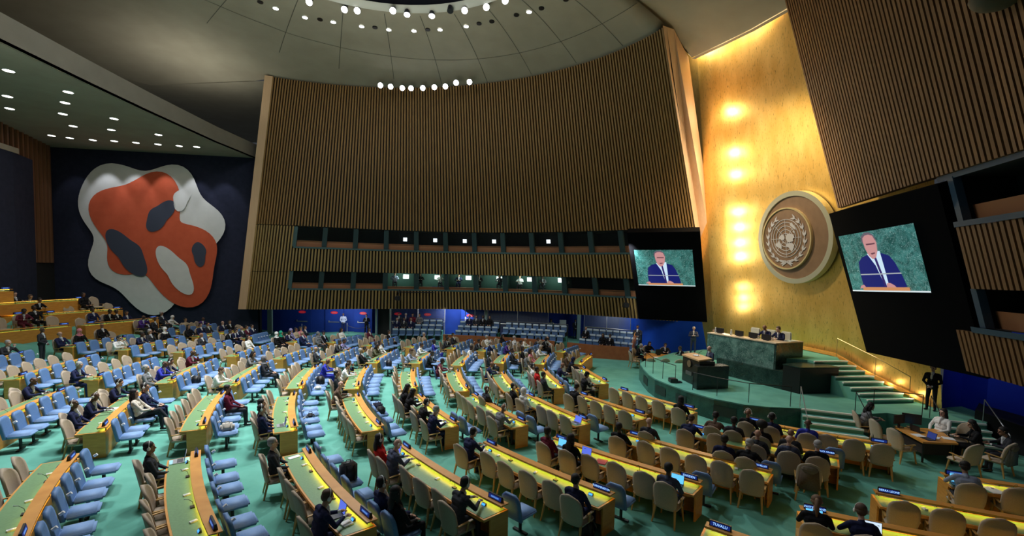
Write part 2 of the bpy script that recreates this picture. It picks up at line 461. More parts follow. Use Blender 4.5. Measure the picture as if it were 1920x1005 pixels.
ZB, ZT = 2.6, 21.
def FW(s, z, out=0):
    k = (z-ZB)/(ZT-ZB); bx, by, tx, ty = poly4(CB[0], s), poly4(CB[1], s), poly4(CT[0], s), poly4(CT[1], s)
    x, y = bx*(1-k)+tx*k, by*(1-k)+ty*k
    if out:
        e = .01; x2 = poly4(CB[0], s+e)*(1-k)+poly4(CT[0], s+e)*k-x; y2 = poly4(CB[1], s+e)*(1-k)+poly4(CT[1], s+e)*k-y
        l = math.hypot(x2, y2); x += y2/l*out; y -= x2/l*out      # toward the hall
    return Vector((x, y, z))
def slats(surf, s0, s1, z0, z1, n, depth=.16, fill=.5, nz=1):
    b = MB(); ds = (s1-s0)/n
    zs = [z0+(z1-z0)*k/nz for k in range(nz+1)]
    for k in range(n):
        a, c = s0+k*ds, s0+(k+fill)*ds
        for q in range(nz):
            lo, hi = zs[q], zs[q+1]
            b.quad(surf(a, lo, depth), surf(c, lo, depth), surf(c, hi, depth), surf(a, hi, depth))
            b.quad(surf(a, lo), surf(a, lo, depth), surf(a, hi, depth), surf(a, hi))
            b.quad(surf(c, lo, depth), surf(c, lo), surf(c, hi), surf(c, hi, depth))
        b.quad(surf(a, z0), surf(c, z0), surf(c, z0, depth), surf(a, z0, depth))
        b.quad(surf(a, z1), surf(a, z1, depth), surf(c, z1, depth), surf(c, z1))
    return b
def sheet(surf, s0, s1, z0, z1, n, out=0, b=None, m=0):
    b = b or MB()
    for k in range(n):
        a, c = s0+(s1-s0)*k/n, s0+(s1-s0)*(k+1)/n
        b.quad(surf(a, z0, out), surf(c, z0, out), surf(c, z1, out), surf(a, z1, out), m)
    return b
S1 = .098
wf = struct('wall_far', sheet(FW, 0, 1, 9.45, ZT, 24).mesh('wall_far', slatback))
b = sheet(FW, 0, S1, ZB, 9.45, 4); sheet(FW, S1, 1, 5.78, 7.72, 24, b=b); sheet(FW, S1, 1, ZB, 4.3, 24, b=b); struct('wall_backing', b.mesh('wall_backing', slatback), wf)
for (a, c, lo, hi, n, dp) in ((0, 1, 9.5, ZT-.05, 146, .22), (0, S1, 5.72, 9.45, 14, .17), (0, S1, ZB, 5.68, 14, .17), (S1, 1, 5.8, 7.65, 131, .24), (S1, 1, ZB, 4.22, 131, .24)):
    struct('slat_panel', slats(FW, a, c, lo, hi, n, dp).mesh('slat_panel', slat if lo > 9 else slatlow), wf)
b = MB()
for z in (7.72, 4.28): sheet(FW, S1, 1, z-.05, z+.09, 24, .24, b)
for z in (7.72, 4.28):
    for k in range(24):
        a, c = S1+(1-S1)*k/24, S1+(1-S1)*(k+1)/24; b.quad(FW(a, z+.09, .24), FW(c, z+.09, .24), FW(c, z+.09, -.05), FW(a, z+.09, -.05))
struct('sill_rail', b.mesh('sill_rail', tealframe), wf)
# booth windows
posts = [S1+.0665*k for k in range(14)]
for band, (z0, z1, deep) in enumerate(((7.8, 9.45, 1.6), (4.36, 5.78, 2.0))):
    for k in range(12):
        a, c = posts[k], min(posts[k+1], .93)
        if a > .92: continue
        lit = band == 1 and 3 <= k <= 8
        wn = struct('window_%d' % (band*12+k+1), None)
        fr = MB(); w_ = .0052
        for q in (a-w_, c-w_): fr.hexa([FW(q, z0, .1), FW(q+2*w_, z0, .1), FW(q+2*w_, z0, -.15), FW(q, z0, -.15), FW(q, z1, .1), FW(q+2*w_, z1, .1), FW(q+2*w_, z1, -.15), FW(q, z1, -.15)])
        struct('window_frame', fr.mesh('window_frame', tealframe), wn)
        rm = MB()
        rm.quad(FW(a, z0, -deep), FW(c, z0, -deep), FW(c, z1, -deep), FW(a, z1, -deep)); rm.quad(FW(a, z0, 0), FW(a, z0, -deep), FW(a, z1, -deep), FW(a, z1, 0))
        rm.quad(FW(c, z0, 0), FW(c, z1, 0), FW(c, z1, -deep), FW(c, z0, -deep)); rm.quad(FW(a, z1, 0), FW(a, z1, -deep), FW(c, z1, -deep), FW(c, z1, 0)); rm.quad(FW(a, z0, 0), FW(c, z0, 0), FW(c, z0, -deep), FW(a, z0, -deep))
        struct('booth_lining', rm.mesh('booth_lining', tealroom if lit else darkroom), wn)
        h = .5 if band == 0 else (.42 if not lit else .2)
        ds = MB(); ds.hexa([FW(a, z0, -.28), FW(c, z0, -.28), FW(c, z0, -.34), FW(a, z0, -.34), FW(a, z0+h, -.28), FW(c, z0+h, -.28), FW(c, z0+h, -.34), FW(a, z0+h, -.34)])
        ds.hexa([FW(a, z0+h, -.2), FW(c, z0+h, -.2), FW(c, z0+h, -.7), FW(a, z0+h, -.7), FW(a, z0+h+.03, -.2), FW(c, z0+h+.03, -.2), FW(c, z0+h+.03, -.7), FW(a, z0+h+.03, -.7)])
        struct('booth_counter', ds.mesh('booth_counter', boothwood), wn)
        gl = MB(); gl.quad(FW(a, z0, 0), FW(c, z0, 0), FW(c, z1, 0), FW(a, z1, 0)); struct('glass_pane', gl.mesh('glass_pane', mat('booth glass', (.2, .25, .25), .05, alpha=.035, spec=.3)), wn)
        if lit:
            p = FW((a+c)/2, z1-.15, -.9); light('booth_lamp', 'POINT', p, 16, (.8, 1, .9), size=.15)
            q = MB(); e = .006; q.hexa([FW((a+c)/2+.01-e, z1-.5, -deep+.06), FW((a+c)/2+.01+e, z1-.5, -deep+.06), FW((a+c)/2+.01+e, z1-.5, -deep+.02), FW((a+c)/2+.01-e, z1-.5, -deep+.02), FW((a+c)/2+.01-e, z1-.12, -deep+.06), FW((a+c)/2+.01+e, z1-.12, -deep+.06), FW((a+c)/2+.01+e, z1-.12, -deep+.02), FW((a+c)/2+.01-e, z1-.12, -deep+.02)])
            struct('wall_light', q.mesh('wall_light', mat('soft white glow', (.9, 1, .95), emit=1.5)), wn)
        if band == 0 and k in (3, 4, 5, 6, 8):
            q = MB(); s_ = a+(.040 if k < 8 else .030); e = .0042; q.hexa([FW(s_-e, z0+.85, -.9), FW(s_+e, z0+.85, -.9), FW(s_+e, z0+.85, -.95), FW(s_-e, z0+.85, -.95), FW(s_-e, z0+1.17, -.9), FW(s_+e, z0+1.17, -.9), FW(s_+e, z0+1.17, -.95), FW(s_-e, z0+1.17, -.95)])
            struct('wall_monitor', q.mesh('wall_monitor', mat('white monitor glow', (.85, .95, 1), emit=1.2)), wn)
# pale wood end of the far wall
RB, RT = Vector((15.75, 33.4, 2.6)), Vector((11.15, 30.4, 20.3))
b = MB(); A0, A1 = FW(1, ZB, .3), FW(1, ZT, .3)
b.quad(A0, RB, RT, A1); b.quad(FW(1, ZB, -.6), RB, RT, FW(1, ZT, -.6)); b.quad(FW(1, ZB, -.6), FW(1, ZB, .3), FW(1, ZT, .3), FW(1, ZT, -.6)); b.quad(A0, FW(1, ZB, -.6), RB, RB+Vector((0, 0, .01)))
struct('trim_1', b.mesh('trim_1', woodp))
# left pale edge of the far wall
b = MB(); k0 = [FW(0, z, o_)+Vector((dx, dy, 0)) for z in (ZB, ZT) for (o_, dx, dy) in ((.22, 0, 0), (.22, -.55, -.15), (-.6, -.75, .2), (-.6, 0, 0))]
b.hexa(k0); struct('trim_2', b.mesh('trim_2', woodp))
# ------------------------------------------------------------------ mural wall, back corner, soffit, fascia
HS = 15.0
def vwall(name, pts, z0, z1, m, thick=.2, parent=None):
    b = MB()
    for (p, q) in zip(pts[:-1], pts[1:]): b.quad((*p, z0), (*q, z0), (*q, z1), (*p, z1))
    return struct(name, b.mesh(name, m), parent)
vwall('wall_mural', [(-36.2, 35.85), (-21.3, 37.95)], -.3, HS, navywall)
vwall('wall_back', [(-31.5, 24), (-33.3, 29.7), (-36.2, 35.85)], 0, HS, slatback)
def BW(s, z, out=0): # back corner slats
    p = Vector((-33.3, 29.7, z)).lerp(Vector((-36.15, 35.8, z)), s); return p+Vector((.906, .423, 0))*out
struct('slat_panel', slats(BW, .0, 1, 6, HS, 11, .14, .35).mesh('slat_panel', mat('dim corner slat', (.20, .09, .04), .6)), bpy.data.objects['wall_back'])
b = MB(); b.prism([(-33.0, 30.2), (-34.0, 32.4), (-34.3, 32.2), (-33.4, 29.9)], 2, 13.2); b.prism([(-31.0, 22), (-33.0, 30.2), (-33.5, 30.2), (-31.5, 22)], 2, 13.2)
struct('wall_gallery', b.mesh('wall_gallery', navywall))
b = MB(); b.prism([(-30.8, 22), (-33.1, 30.7), (-33.5, 30.6), (-31.2, 22)], 13.2, 13.55); struct('trim_3', b.mesh('trim_3', soff))
FA = [(-17, -6), (-19.2, 6), (-20.35, 14), (-20.9, 19), (-21.2, 23), (-21.4, 27), (-21.5, 33.2), (-21.2, 38.2)]
b = MB()
for p, q in zip(FA[:-1], FA[1:]):
    b.quad((*p, HS), (*q, HS), (*q, 16.05), (*p, 16.05)); b.quad((p[0]-.35, p[1], HS-.02), (q[0]-.35, q[1], HS-.02), (q[0]-.35, q[1], HS+.02), (p[0]-.35, p[1], HS+.02))
    b.quad((p[0], p[1], HS), (q[0], q[1], HS), (q[0]-.3, q[1], HS-.0), (p[0]-.3, p[1], HS))
struct('trim_4', b.mesh('trim_4', mat('fascia paint', (.17, .155, .12), .9, noise=.5, nscale=1.2, col2=(.20, .185, .145))))
b = MB(); b.poly([(-21.2, 38.6, HS), *[(x, y, HS) for x, y in reversed(FA)], (-36, -6, HS), (-40, 25, HS), (-36.4, 36.0, HS)]); struct('ceiling_soffit', b.mesh('ceiling_soffit', soff))
# ------------------------------------------------------------------ dome ceiling
OC, OR, OZ = (-6.7, 19.3), 10.3, 22.4
bd = [(-24, -6, 20.4), (-30, 4, 20.4), (-32, 14, 20.5), (-32.5, 24, 20.6), (-33, 34, 20.6), (-30, 38, 20.7), (-22, 37.6, 20.9)]
bd += [(*FW(s, ZT, -.1)[:2], ZT+.0) for s in [k/20 for k in range(21)]]
bd += [(11.4, 30.5, 20.35), (12.3, 28.6, 20.25), (13.2, 26.6, 20.15), (14.0, 24.4, 20.1), (15.2, 20, 20.2), (13.5, 14, 21), (11, 8, 21), (6, 0, 21), (-4, -4, 20), (-12, -6, 18)]
NR = 10; ring = []
for (x, y, z) in bd:
    a = math.atan2(y-OC[1], x-OC[0]); px, py = OC[0]+OR*math.cos(a), OC[1]+OR*math.sin(a)
    ring.append([(x+(px-x)*k, y+(py-y)*k, z+(OZ-z)*(1-(1-k)**2.0)) for k in [q/NR for q in range(NR+1)]])
b = MB(); n = len(ring); b.v = [p for r_ in ring for p in r_]
for i in range(n):
    j = (i+1) % n
    for k in range(NR): b.f.append((i*(NR+1)+k, j*(NR+1)+k, j*(NR+1)+k+1, i*(NR+1)+k+1)); b.m.append(0)
dome = b.mesh('ceiling', ceilm, smooth=True)
from mathutils.bvhtree import BVHTree
b = MB(); b.poly([(-33, 33.9, 20.6), (-30, 38, 20.7), (-19.2, 37.1, 20.95), (-8, 40, 21), (-16, 54, 20.6), (-38, 54, 20.6)]); struct('ceiling_outer', b.mesh('ceiling_outer', ceilm))
domeo = struct('ceiling', dome); BV = BVHTree.FromPolygons([v.co[:] for v in dome.vertices], [p.vertices[:] for p in dome.polygons])
def dome_z(x, y):
    h = BV.ray_cast(Vector((x, y, 5)), Vector((0, 0, 1))); return h[0].z if h[0] else 21
# joints in the plaster
def joint(pts, w=.02):
    b = MB(); pts = [Vector((x, y, dome_z(x, y)-.012)) for x, y in pts]
    for p, q in zip(pts[:-1], pts[1:]):
        d = (q-p).normalized().cross(Vector((0, 0, 1)))*w; b.quad(p-d, q-d, q+d, p+d)
    return b
jm = mat('ceiling joint', (.07, .07, .055), .9)
struct('panel_joint', joint([(OC[0]+15.6*math.cos(a), OC[1]+15.6*math.sin(a)) for a in [R(2*q) for q in range(8, 80)]]).mesh('panel_joint', jm), domeo)
for a in (40, 52, 64, 76, 88, 100, 113, 126, 140, 154):
    struct('panel_joint', joint([(OC[0]+r_*math.cos(R(a)), OC[1]+r_*math.sin(R(a))) for r_ in np.linspace(10.8, 18.2, 14)]).mesh('panel_joint', jm), domeo)
# oculus: white rim, dark drum with trusses
b = MB(); nseg = 64
for k in range(nseg):
    a, c = 2*math.pi*k/nseg, 2*math.pi*(k+1)/nseg
    P = lambda r_, th, z: (OC[0]+r_*math.cos(th), OC[1]+r_*math.sin(th), z)
    b.quad(P(OR+.1, a, OZ), P(OR+.1, c, OZ), P(OR-.25, c, OZ-.28), P(OR-.25, a, OZ-.28)); b.quad(P(OR-.25, a, OZ-.28), P(OR-.25, c, OZ-.28), P(OR-.55, c, OZ+.05), P(OR-.55, a, OZ+.05))
struct('trim_5', b.mesh('trim_5', mat('oculus rim paint', (.52, .52, .47), .8), smooth=True))
b = MB()
for k in range(nseg):
    a, c = 2*math.pi*k/nseg, 2*math.pi*(k+1)/nseg; b.quad(P(OR-.5, a, OZ), P(OR-.5, c, OZ), P(OR-.5, c, OZ+6), P(OR-.5, a, OZ+6)); b.poly([P(OR-.5, a, OZ+6), P(OR-.5, c, OZ+6), (OC[0], OC[1], OZ+6)])
struct('ceiling_drum', b.mesh('ceiling_drum', mat('drum navy', (.008, .009, .02), .9)))
b = MB()
for zz, rr in ((OZ+.7, 9.3), (OZ+1.9, 9.3), (OZ+1.3, 8.2)):
    b.tube([(OC[0]+rr*math.cos(a), OC[1]+rr*math.sin(a), zz) for a in [R(4*q) for q in range(91)]], .06)
for q in range(60): a = R(6*q); b.tube([(OC[0]+9.3*math.cos(a), OC[1]+9.3*math.sin(a), OZ+.7), (OC[0]+9.3*math.cos(a+.05), OC[1]+9.3*math.sin(a+.05), OZ+1.9)], .035)
t = obj('lighting_truss', b.mesh('lighting_truss', mat('truss blue grey', (.05, .06, .12), .5))); tag(t, 'circular dark lighting truss inside the round ceiling opening', 'truss')
# ------------------------------------------------------------------ gold wall
GB = [(14.0, 33.6), (14.25, 31.4), (15.3, 28.9), (16.1, 26), (16.75, 22.6), (17.15, 20.2), (17.55, 18.15)]
def GW(i, z, out=0):
    x, y = GB[i]; return Vector((x-.108*(z-.9)-out, y-.25*out, z))
b = MB(); zs = np.linspace(.9, 25, 13)
for i in range(1, len(GB)-1):
    for q in range(12): b.quad(GW(i, zs[q]), GW(i+1, zs[q]), GW(i+1, zs[q+1]), GW(i, zs[q+1]))
wg = struct('wall_gold', b.mesh('wall_gold', gold, smooth=True, weld=True))
b = MB()
for q in range(12): b.quad(GW(0, zs[q]), GW(1, zs[q]), GW(1, zs[q+1]), GW(0, zs[q+1]))
struct('side_return', b.mesh('side_return', gold), wg)
b = MB()
for i in range(1, len(GB)-1): b.quad(GW(i, 24.6), GW(i+1, 24.6), (GB[i+1][0]-8, GB[i+1][1]-1, 24.6), (GB[i][0]-8, GB[i][1]-1, 24.6))
struct('ceiling_cove', b.mesh('ceiling_cove', ceilm))
b = MB(); cp = [(11.4, 30.5, 20.3), (12.3, 28.6, 20.2), (13.2, 26.6, 20.1), (14.0, 24.4, 20.05), (15.2, 20, 20.1)]
for p, q in zip(cp[:-1], cp[1:]): b.quad(p, q, (q[0]+.25, q[1]+.1, q[2]), (p[0]+.25, p[1]+.1, p[2])); b.quad((p[0]+.25, p[1]+.1, p[2]), (q[0]+.25, q[1]+.1, q[2]), (q[0]+.25, q[1]+.1, q[2]+.45), (p[0]+.25, p[1]+.1, p[2]+.45))
struct('trim_6', b.mesh('trim_6', soff))
WARM = (1, .80, .50)
for z in (4.0, 4.6, 5.3, 7.3, 8.2, 9.2, 10.2, 12.6, 14.0, 16.6): light('gold_wall_lamp', 'POINT', (14.15-.108*(z-.9)+.1, 29.4, z), 95 if z > 6 else 38, (1, .88, .66), size=.1)
for y in (31, 28.5, 26, 23.5): light('cove_lamp', 'POINT', (13.3-(y-26)*.35, y, 21.4), 330, WARM, size=.3)
light('gold_wash', 'SPOT', (4, 27, 18), 7500, WARM, (15.2, 25.5, 8.5), .5, 62, .8)
light('gold_wash', 'SPOT', (10, 20.5, 17), 1400, WARM, (15.2, 26, 9), .5, 50, .8)
# ------------------------------------------------------------------ near side slatted wall
def NW(s, z, out=0): # s 0 at the podium end, toward the camera side
    L0 = [(14.92, 20.8), (13.75, 16.1), (12.65, 11.48), (11.2, 7.2), (9.0, 3.2)]
    k = min(int(s*4), 3); f_ = s*4-k; x, y = L0[k][0]*(1-f_)+L0[k+1][0]*f_, L0[k][1]*(1-f_)+L0[k+1][1]*f_
    return Vector((x-(z-9.3)*.126-out*.97, y+(z-9.3)*.258*(1-.55*s)+out*.24, z))
wn_ = struct('wall_near', sheet(NW, 0, 1, 9.3, 22, 20).mesh('wall_near', slatback))
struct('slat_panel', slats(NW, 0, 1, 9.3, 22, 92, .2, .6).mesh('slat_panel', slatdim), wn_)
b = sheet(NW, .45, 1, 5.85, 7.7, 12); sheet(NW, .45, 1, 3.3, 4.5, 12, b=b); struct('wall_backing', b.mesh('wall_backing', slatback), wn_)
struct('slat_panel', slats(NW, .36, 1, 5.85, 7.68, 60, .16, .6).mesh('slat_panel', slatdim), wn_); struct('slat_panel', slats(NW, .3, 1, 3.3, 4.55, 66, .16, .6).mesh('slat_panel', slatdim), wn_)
b = sheet(NW, .36, 1, 7.68, 7.84, 12, .2); sheet(NW, .34, 1, 4.55, 4.72, 12, .2, b); sheet(NW, .34, 1, 9.15, 9.3, 12, .1, b)
struct('sill_rail', b.mesh('sill_rail', mat('teal blue frame', (.03, .07, .12), .5)), wn_)
for k, (a, c, z0, z1) in enumerate(((.37, .52, 7.84, 9.2), (.53, .68, 7.84, 9.2), (.36, .52, 4.72, 5.85), (.53, .68, 4.72, 5.85))):
    wn = struct('window_%d' % (25+k), None); deep = 1.5
    fr = MB()
    for q in (a-.006, c-.006): fr.hexa([NW(q, z0, .12), NW(q+.012, z0, .12), NW(q+.012, z0, -.1), NW(q, z0, -.1), NW(q, z1, .12), NW(q+.012, z1, .12), NW(q+.012, z1, -.1), NW(q, z1, -.1)])
    struct('window_frame', fr.mesh('window_frame', mat('teal blue frame', (.03, .07, .12))), wn)
    rm = MB(); rm.quad(NW(a, z0, -deep), NW(c, z0, -deep), NW(c, z1, -deep), NW(a, z1, -deep)); rm.quad(NW(a, z0, 0), NW(a, z0, -deep), NW(a, z1, -deep), NW(a, z1, 0))
    rm.quad(NW(c, z0, 0), NW(c, z1, 0), NW(c, z1, -deep), NW(c, z0, -deep)); rm.quad(NW(a, z1, 0), NW(a, z1, -deep), NW(c, z1, -deep), NW(c, z1, 0)); rm.quad(NW(a, z0, 0), NW(c, z0, 0), NW(c, z0, -deep), NW(a, z0, -deep))
    struct('booth_lining', rm.mesh('booth_lining', darkroom), wn)
    ds = MB(); ds.hexa([NW(a, z0, -.28), NW(c, z0, -.28), NW(c, z0, -.34), NW(a, z0, -.34), NW(a, z0+.5, -.28), NW(c, z0+.5, -.28), NW(c, z0+.5, -.34), NW(a, z0+.5, -.34)])
    struct('booth_counter', ds.mesh('booth_counter', boothwood), wn)
# ------------------------------------------------------------------ blue walls, back wall with doors, pillars
wbk = vwall('wall_rear', [(-26, 41.3), (-22.4, 42.2), (-12.66, 42.6), (-6.5, 42.9), (5.3, 44.1), (6.8, 43.7), (10.5, 41.4)], -.2, 4.6, bluewall)
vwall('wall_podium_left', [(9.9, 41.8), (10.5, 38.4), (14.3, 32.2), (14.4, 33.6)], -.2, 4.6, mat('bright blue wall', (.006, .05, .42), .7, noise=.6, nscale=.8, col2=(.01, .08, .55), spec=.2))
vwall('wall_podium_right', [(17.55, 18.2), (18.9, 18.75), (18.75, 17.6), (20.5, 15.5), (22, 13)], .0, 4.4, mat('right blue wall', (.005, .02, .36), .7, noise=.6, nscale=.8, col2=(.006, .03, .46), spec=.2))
b = MB(); b.prism([(-21.2, 38.2), (-18, 38.6), (-12, 39.8), (-3, 41.6), (5, 39.8), (10.8, 36.4), (12, 40), (6, 45), (-12, 44), (-26, 42)], 4.08, 4.16); struct('ceiling_gallery', b.mesh('ceiling_gallery', mat('dark gallery ceiling', (.02, .02, .03), .9)))
def col(name, x, y, w, d, h, m, z=0): b = MB(); b.box((x, y, z+h/2), (w, d, h)); return struct(name, b.mesh(name, m))
col('trim_7', -22.1, 41.3, .42, .2, 4.4, mat('pale teal pillar', (.28, .42, .40), .6)); col('trim_8', -12.45, 41.6, .16, .2, 4.4, mat('pale teal pillar', (.28, .42, .40)))
col('trim_9', -11.8, 41.9, 1.1, .3, 4.4, mat('black pillar', (.015, .015, .015), .7)); col('trim_10', -11.2, 41.6, .08, .1, 4.4, steel)
col('trim_11', 6.3, 42.3, .34, .3, 4.4, mat('pale teal pillar', (.28, .42, .40))); col('trim_12', -2.4, 42.0, .25, .3, 4.4, mat('pale teal pillar', (.28, .42, .40)))
col('trim_13', -23.3, 40.6, 1.5, .3, 4.4, mat('black pillar', (.015, .015, .015)))
redm = mat('red sign', (.5, .01, .02), .5, emit=.25, ecol=(.6, .01, .03))
for k, x in enumerate((-19.6, -16.6, -13.9, -10.7, -7.9, -3.9)):
    dn = struct('door_%d' % (k+1), None); dy = 42.3 if x < -12 else 42.5
    b = MB(); b.box((x, dy, 1.3), (1.7, .06, 2.6)); struct('door_leaf', b.mesh('door_leaf', bluewall), dn)
    b = MB(); b.box((x, dy-.1, 1.08), (1.0, .04, .07)); b.box((x-.48, dy-.06, 1.12), (.06, .08, .18)); struct('push_bar', b.mesh('push_bar', steel), dn)
    b = MB(); b.poly([(x+.34*math.cos(R(18*q)), dy-.04, 1.95+.13*math.sin(R(18*q))) for q in range(20)]); struct('door_sign', b.mesh('door_sign', redm), dn)
    b = MB(); b.box((x, dy-.05, 1.98), (.36, .01, .02)); b.box((x, dy-.05, 1.92), (.46, .01, .02)); struct('sign_lettering', b.mesh('sign_lettering', mat('pale red lettering', (.7, .3, .3))), dn)
# ------------------------------------------------------------------ stage
SE = [(7.55, 26.2), (7.35, 24.8), (7.22, 23.4), (7.25, 22.4), (7.5, 21.4), (7.95, 20.1), (8.65, 18.9), (9.5, 18.15), (10.4, 17.85), (11.6, 17.78)]
ST = SE+[(13.2, 17.12), (14.7, 17.4), (15.9, 16.75), (17.4, 16.3), (18.6, 17.2), (18.8, 18.6), (17.6, 18.3), (17.15, 20.2), (16.75, 22.6), (16.1, 26), (15.3, 28.9), (14.3, 31.9), (13.7, 32), (11, 30.4), (9.2, 28.3), (7.9, 26.9)]
b = MB(); b.prism(ST, -.05, .9); st = struct('floor_stage', b.mesh('floor_stage', carpet))
b = MB(); pts = [(8.4, 27.5)]+SE
for p, q in zip(pts[:-1], pts[1:]): b.quad((p[0]-.04, p[1]-.04, -.02), (q[0]-.04, q[1]-.04, -.02), (q[0]-.04, q[1]-.04, .86), (p[0]-.04, p[1]-.04, .86))
struct('stage_fascia', b.mesh('stage_fascia', marble('stage front marble', (.01, .045, .038), (.022, .085, .07), (.03, .10, .085), 1.2)), st)
for (i, f0, f1) in ((1, .2, .95), (3, .1, .95), (4, .5, 1.0), (6, .0, .8)):
    p, q = Vector(SE[i]), Vector(SE[i+1]); a, c = p.lerp(q, f0), p.lerp(q, f1)
    b = MB(); b.quad((a.x-.06, a.y-.06, .25), (c.x-.06, c.y-.06, .25), (c.x-.06, c.y-.06, .66), (a.x-.06, a.y-.06, .66)); struct('vent_grille', b.mesh('vent_grille', mat('vent dark', (.008, .025, .022), .6)), st)
nosing = mat('stair nosing', (.85, .88, .86), .5)
def stairs(name, L0, R0, z0, dz, n, adv_l, adv_r, under=0.0, side=carpet):
    """tread k spans L0+adv_l*k .. R0+adv_r*k at height z0+dz*k"""
    root = struct(name, None)
    for k in range(n):
        l, r_ = Vector(L0)+Vector(adv_l)*k, Vector(R0)+Vector(adv_r)*k; l2, r2 = l+Vector(adv_l)*1.02, r_+Vector(adv_r)*1.02; z = z0+dz*k
        if dz < 0: b = MB(); b.prism([(l.x, l.y), (r_.x, r_.y), (r2.x, r2.y), (l2.x, l2.y)], under, z+dz)
        else: b = MB(); b.prism([(l.x, l.y), (r_.x, r_.y), (r2.x, r2.y), (l2.x, l2.y)], under, z)
        struct('stair_tread', b.mesh('stair_tread', side), root)
        b = MB(); d = Vector(adv_l).normalized()*(.05 if dz > 0 else .05); zz = z
        b.hexa([(l.x-d.x*.5, l.y-d.y*.5, zz-.05), (r_.x-d.x*.5, r_.y-d.y*.5, zz-.05), (r_.x+d.x, r_.y+d.y, zz-.05), (l.x+d.x, l.y+d.y, zz-.05), (l.x-d.x*.5, l.y-d.y*.5, zz+.012), (r_.x-d.x*.5, r_.y-d.y*.5, zz+.012), (r_.x+d.x, r_.y+d.y, zz+.012), (l.x+d.x, l.y+d.y, zz+.012)])
        struct('stair_nosing', b.mesh('stair_nosing', nosing), root)
    return root
stairs('floor_front_steps', (11.6, 17.76), (13.2, 17.10), .9, -.18, 4, (-.13, -.30), (-.06, -.33))
stairs('floor_side_steps', (16.0, 16.72), (17.4, 16.28), .9, -.18, 4, (-.12, -.30), (-.10, -.30))
stairs('floor_upper_steps', (14.95, 18.7), (17.15, 19.0), 1.06, .163, 8, (-.10, .34), (-.16, .34), .9)
b = MB(); b.prism([(14.2, 21.45), (15.9, 21.75), (16.6, 23), (16.0, 26), (15.2, 28.6), (13.2, 28.3), (11.6, 24.2), (12.6, 21.9)], .9, 2.2); struct('floor_rostrum', b.mesh('floor_rostrum', carpet))
b = MB(); b.prism([(17.6, 16.9), (18.9, 18.0), (21.5, 14), (19.2, 12.6)], 0, lambda p: 1.25 if p[1] > 15.5 else .5); struct('wall_ramp', b.mesh('wall_ramp', mat('black ramp side', (.006, .006, .007), .7)))
# rostrum: tall marble desk on a dark plinth
P0, P1 = Vector((11.05, 24.1, 0)), Vector((12.94, 20.04, 0)); u = (P1-P0).normalized(); nrm = Vector((u.y, -u.x, 0)); nrm = nrm if nrm.x > 0 else -nrm  # nrm points behind (to gold wall)
t = thing('rostrum_desk', 'tall green marble presidential desk on a dark plinth before the gold wall', 'desk')
b = MB(); q0, q1 = P0-u*.0, P1-u*.8; b.prism([(p.x, p.y) for p in (q0, q1, q1+nrm*1.6, q0+nrm*1.6)], .9, 1.72); obj('plinth', b.mesh('plinth', marbd), t)
e0, e1 = P0-u*.9+nrm*.25, P1-u*1.35+nrm*.25
b = MB(); b.prism([(p.x, p.y) for p in (e0, e1, e1+nrm*.12, e0+nrm*.12)], 1.55, 2.93); obj('front_panel', b.mesh('front_panel', marb), t)
b = MB(); b.prism([(p.x, p.y) for p in (e1+u*.01, e1+nrm*2.0, e1+nrm*2.0-u*.1, e1-u*.1)], 1.72, 2.93); b.prism([(p.x, p.y) for p in (e1-u*.1+nrm*.1, e1+nrm*2.0-u*.1, e1+nrm*2.0-u*.9, e1-u*.9+nrm*.7)], 1.72, 2.85); obj('end_panel', b.mesh('end_panel', marbd), t)
b = MB(); b.prism([(p.x, p.y) for p in (e0-nrm*.04, e1-nrm*.04, e1+nrm*2.02, e1+nrm*2.02-u*.95, e1+nrm*.7-u*.95, e0+nrm*.7)], 2.93, 2.98); obj('desktop', b.mesh('desktop', mat('cream desk edge', (.62, .50, .36), .4)), t)
t = thing('stage_block', 'low black box block at the camera end of the rostrum plinth', 'block')
b = MB(); b.prism([(12.94, 20.04), (14.85, 20.31), (14.62, 21.4), (14.0, 21.42), (12.60, 20.76)], .9, 2.06); obj('body', b.mesh('body', mat('block black', (.004, .005, .005), .5)), t)
b = MB(); b.prism([(12.92, 20.0), (14.9, 20.28), (14.66, 21.42), (14.0, 21.44), (12.58, 20.78)], 2.06, 2.10); obj('top_slab', b.mesh('top_slab', marbd), t)
# lectern
t = thing('lectern', 'black marble speaking lectern with wooden reading top and round emblem', 'lectern')
la, lb = Vector((8.55, 22.35, 0)), Vector((8.75, 20.75, 0)); ln = Vector((.99, .12, 0)); lk = mat('lectern black', (.01, .011, .011), .25, noise=.4, nscale=3, col2=(.02, .026, .024))
b = MB(); b.prism([(p.x, p.y) for p in (la, lb, lb+ln*.75, la+ln*.75)], .9, 2.12); obj('body', b.mesh('body', lk, bevel=.015), t)
b = MB(); b.prism([(8.45, 20.75), (8.5, 20.4), (10.1, 20.75), (10.1, 21.3), (8.9, 21.4)], .9, 1.95); obj('side_block', b.mesh('side_block', lk), t)
b = MB(); b.hexa([tuple(p) for p in (la-ln*.05+Vector((0, 0, 2.12)), lb-ln*.05+Vector((0, 0, 2.12)), lb+ln*.6+Vector((0, 0, 2.2)), la+ln*.6+Vector((0, 0, 2.2)), la-ln*.05+Vector((0, 0, 2.19)), lb-ln*.05+Vector((0, 0, 2.19)), lb+ln*.6+Vector((0, 0, 2.27)), la+ln*.6+Vector((0, 0, 2.27)))]); obj('reading_top', b.mesh('reading_top', mat('lectern top wood', (.62, .38, .18), .45)), t)
m0 = la.lerp(lb, .45)-ln*.03; b = MB(); b.tube([m0+Vector((0, 0, 1.86)), m0-ln*.03+Vector((0, 0, 1.86))], .17, n=24); obj('emblem_disc', b.mesh('emblem_disc', mat('emblem bronze', (.33, .22, .13), .4, metal=.5)), t)
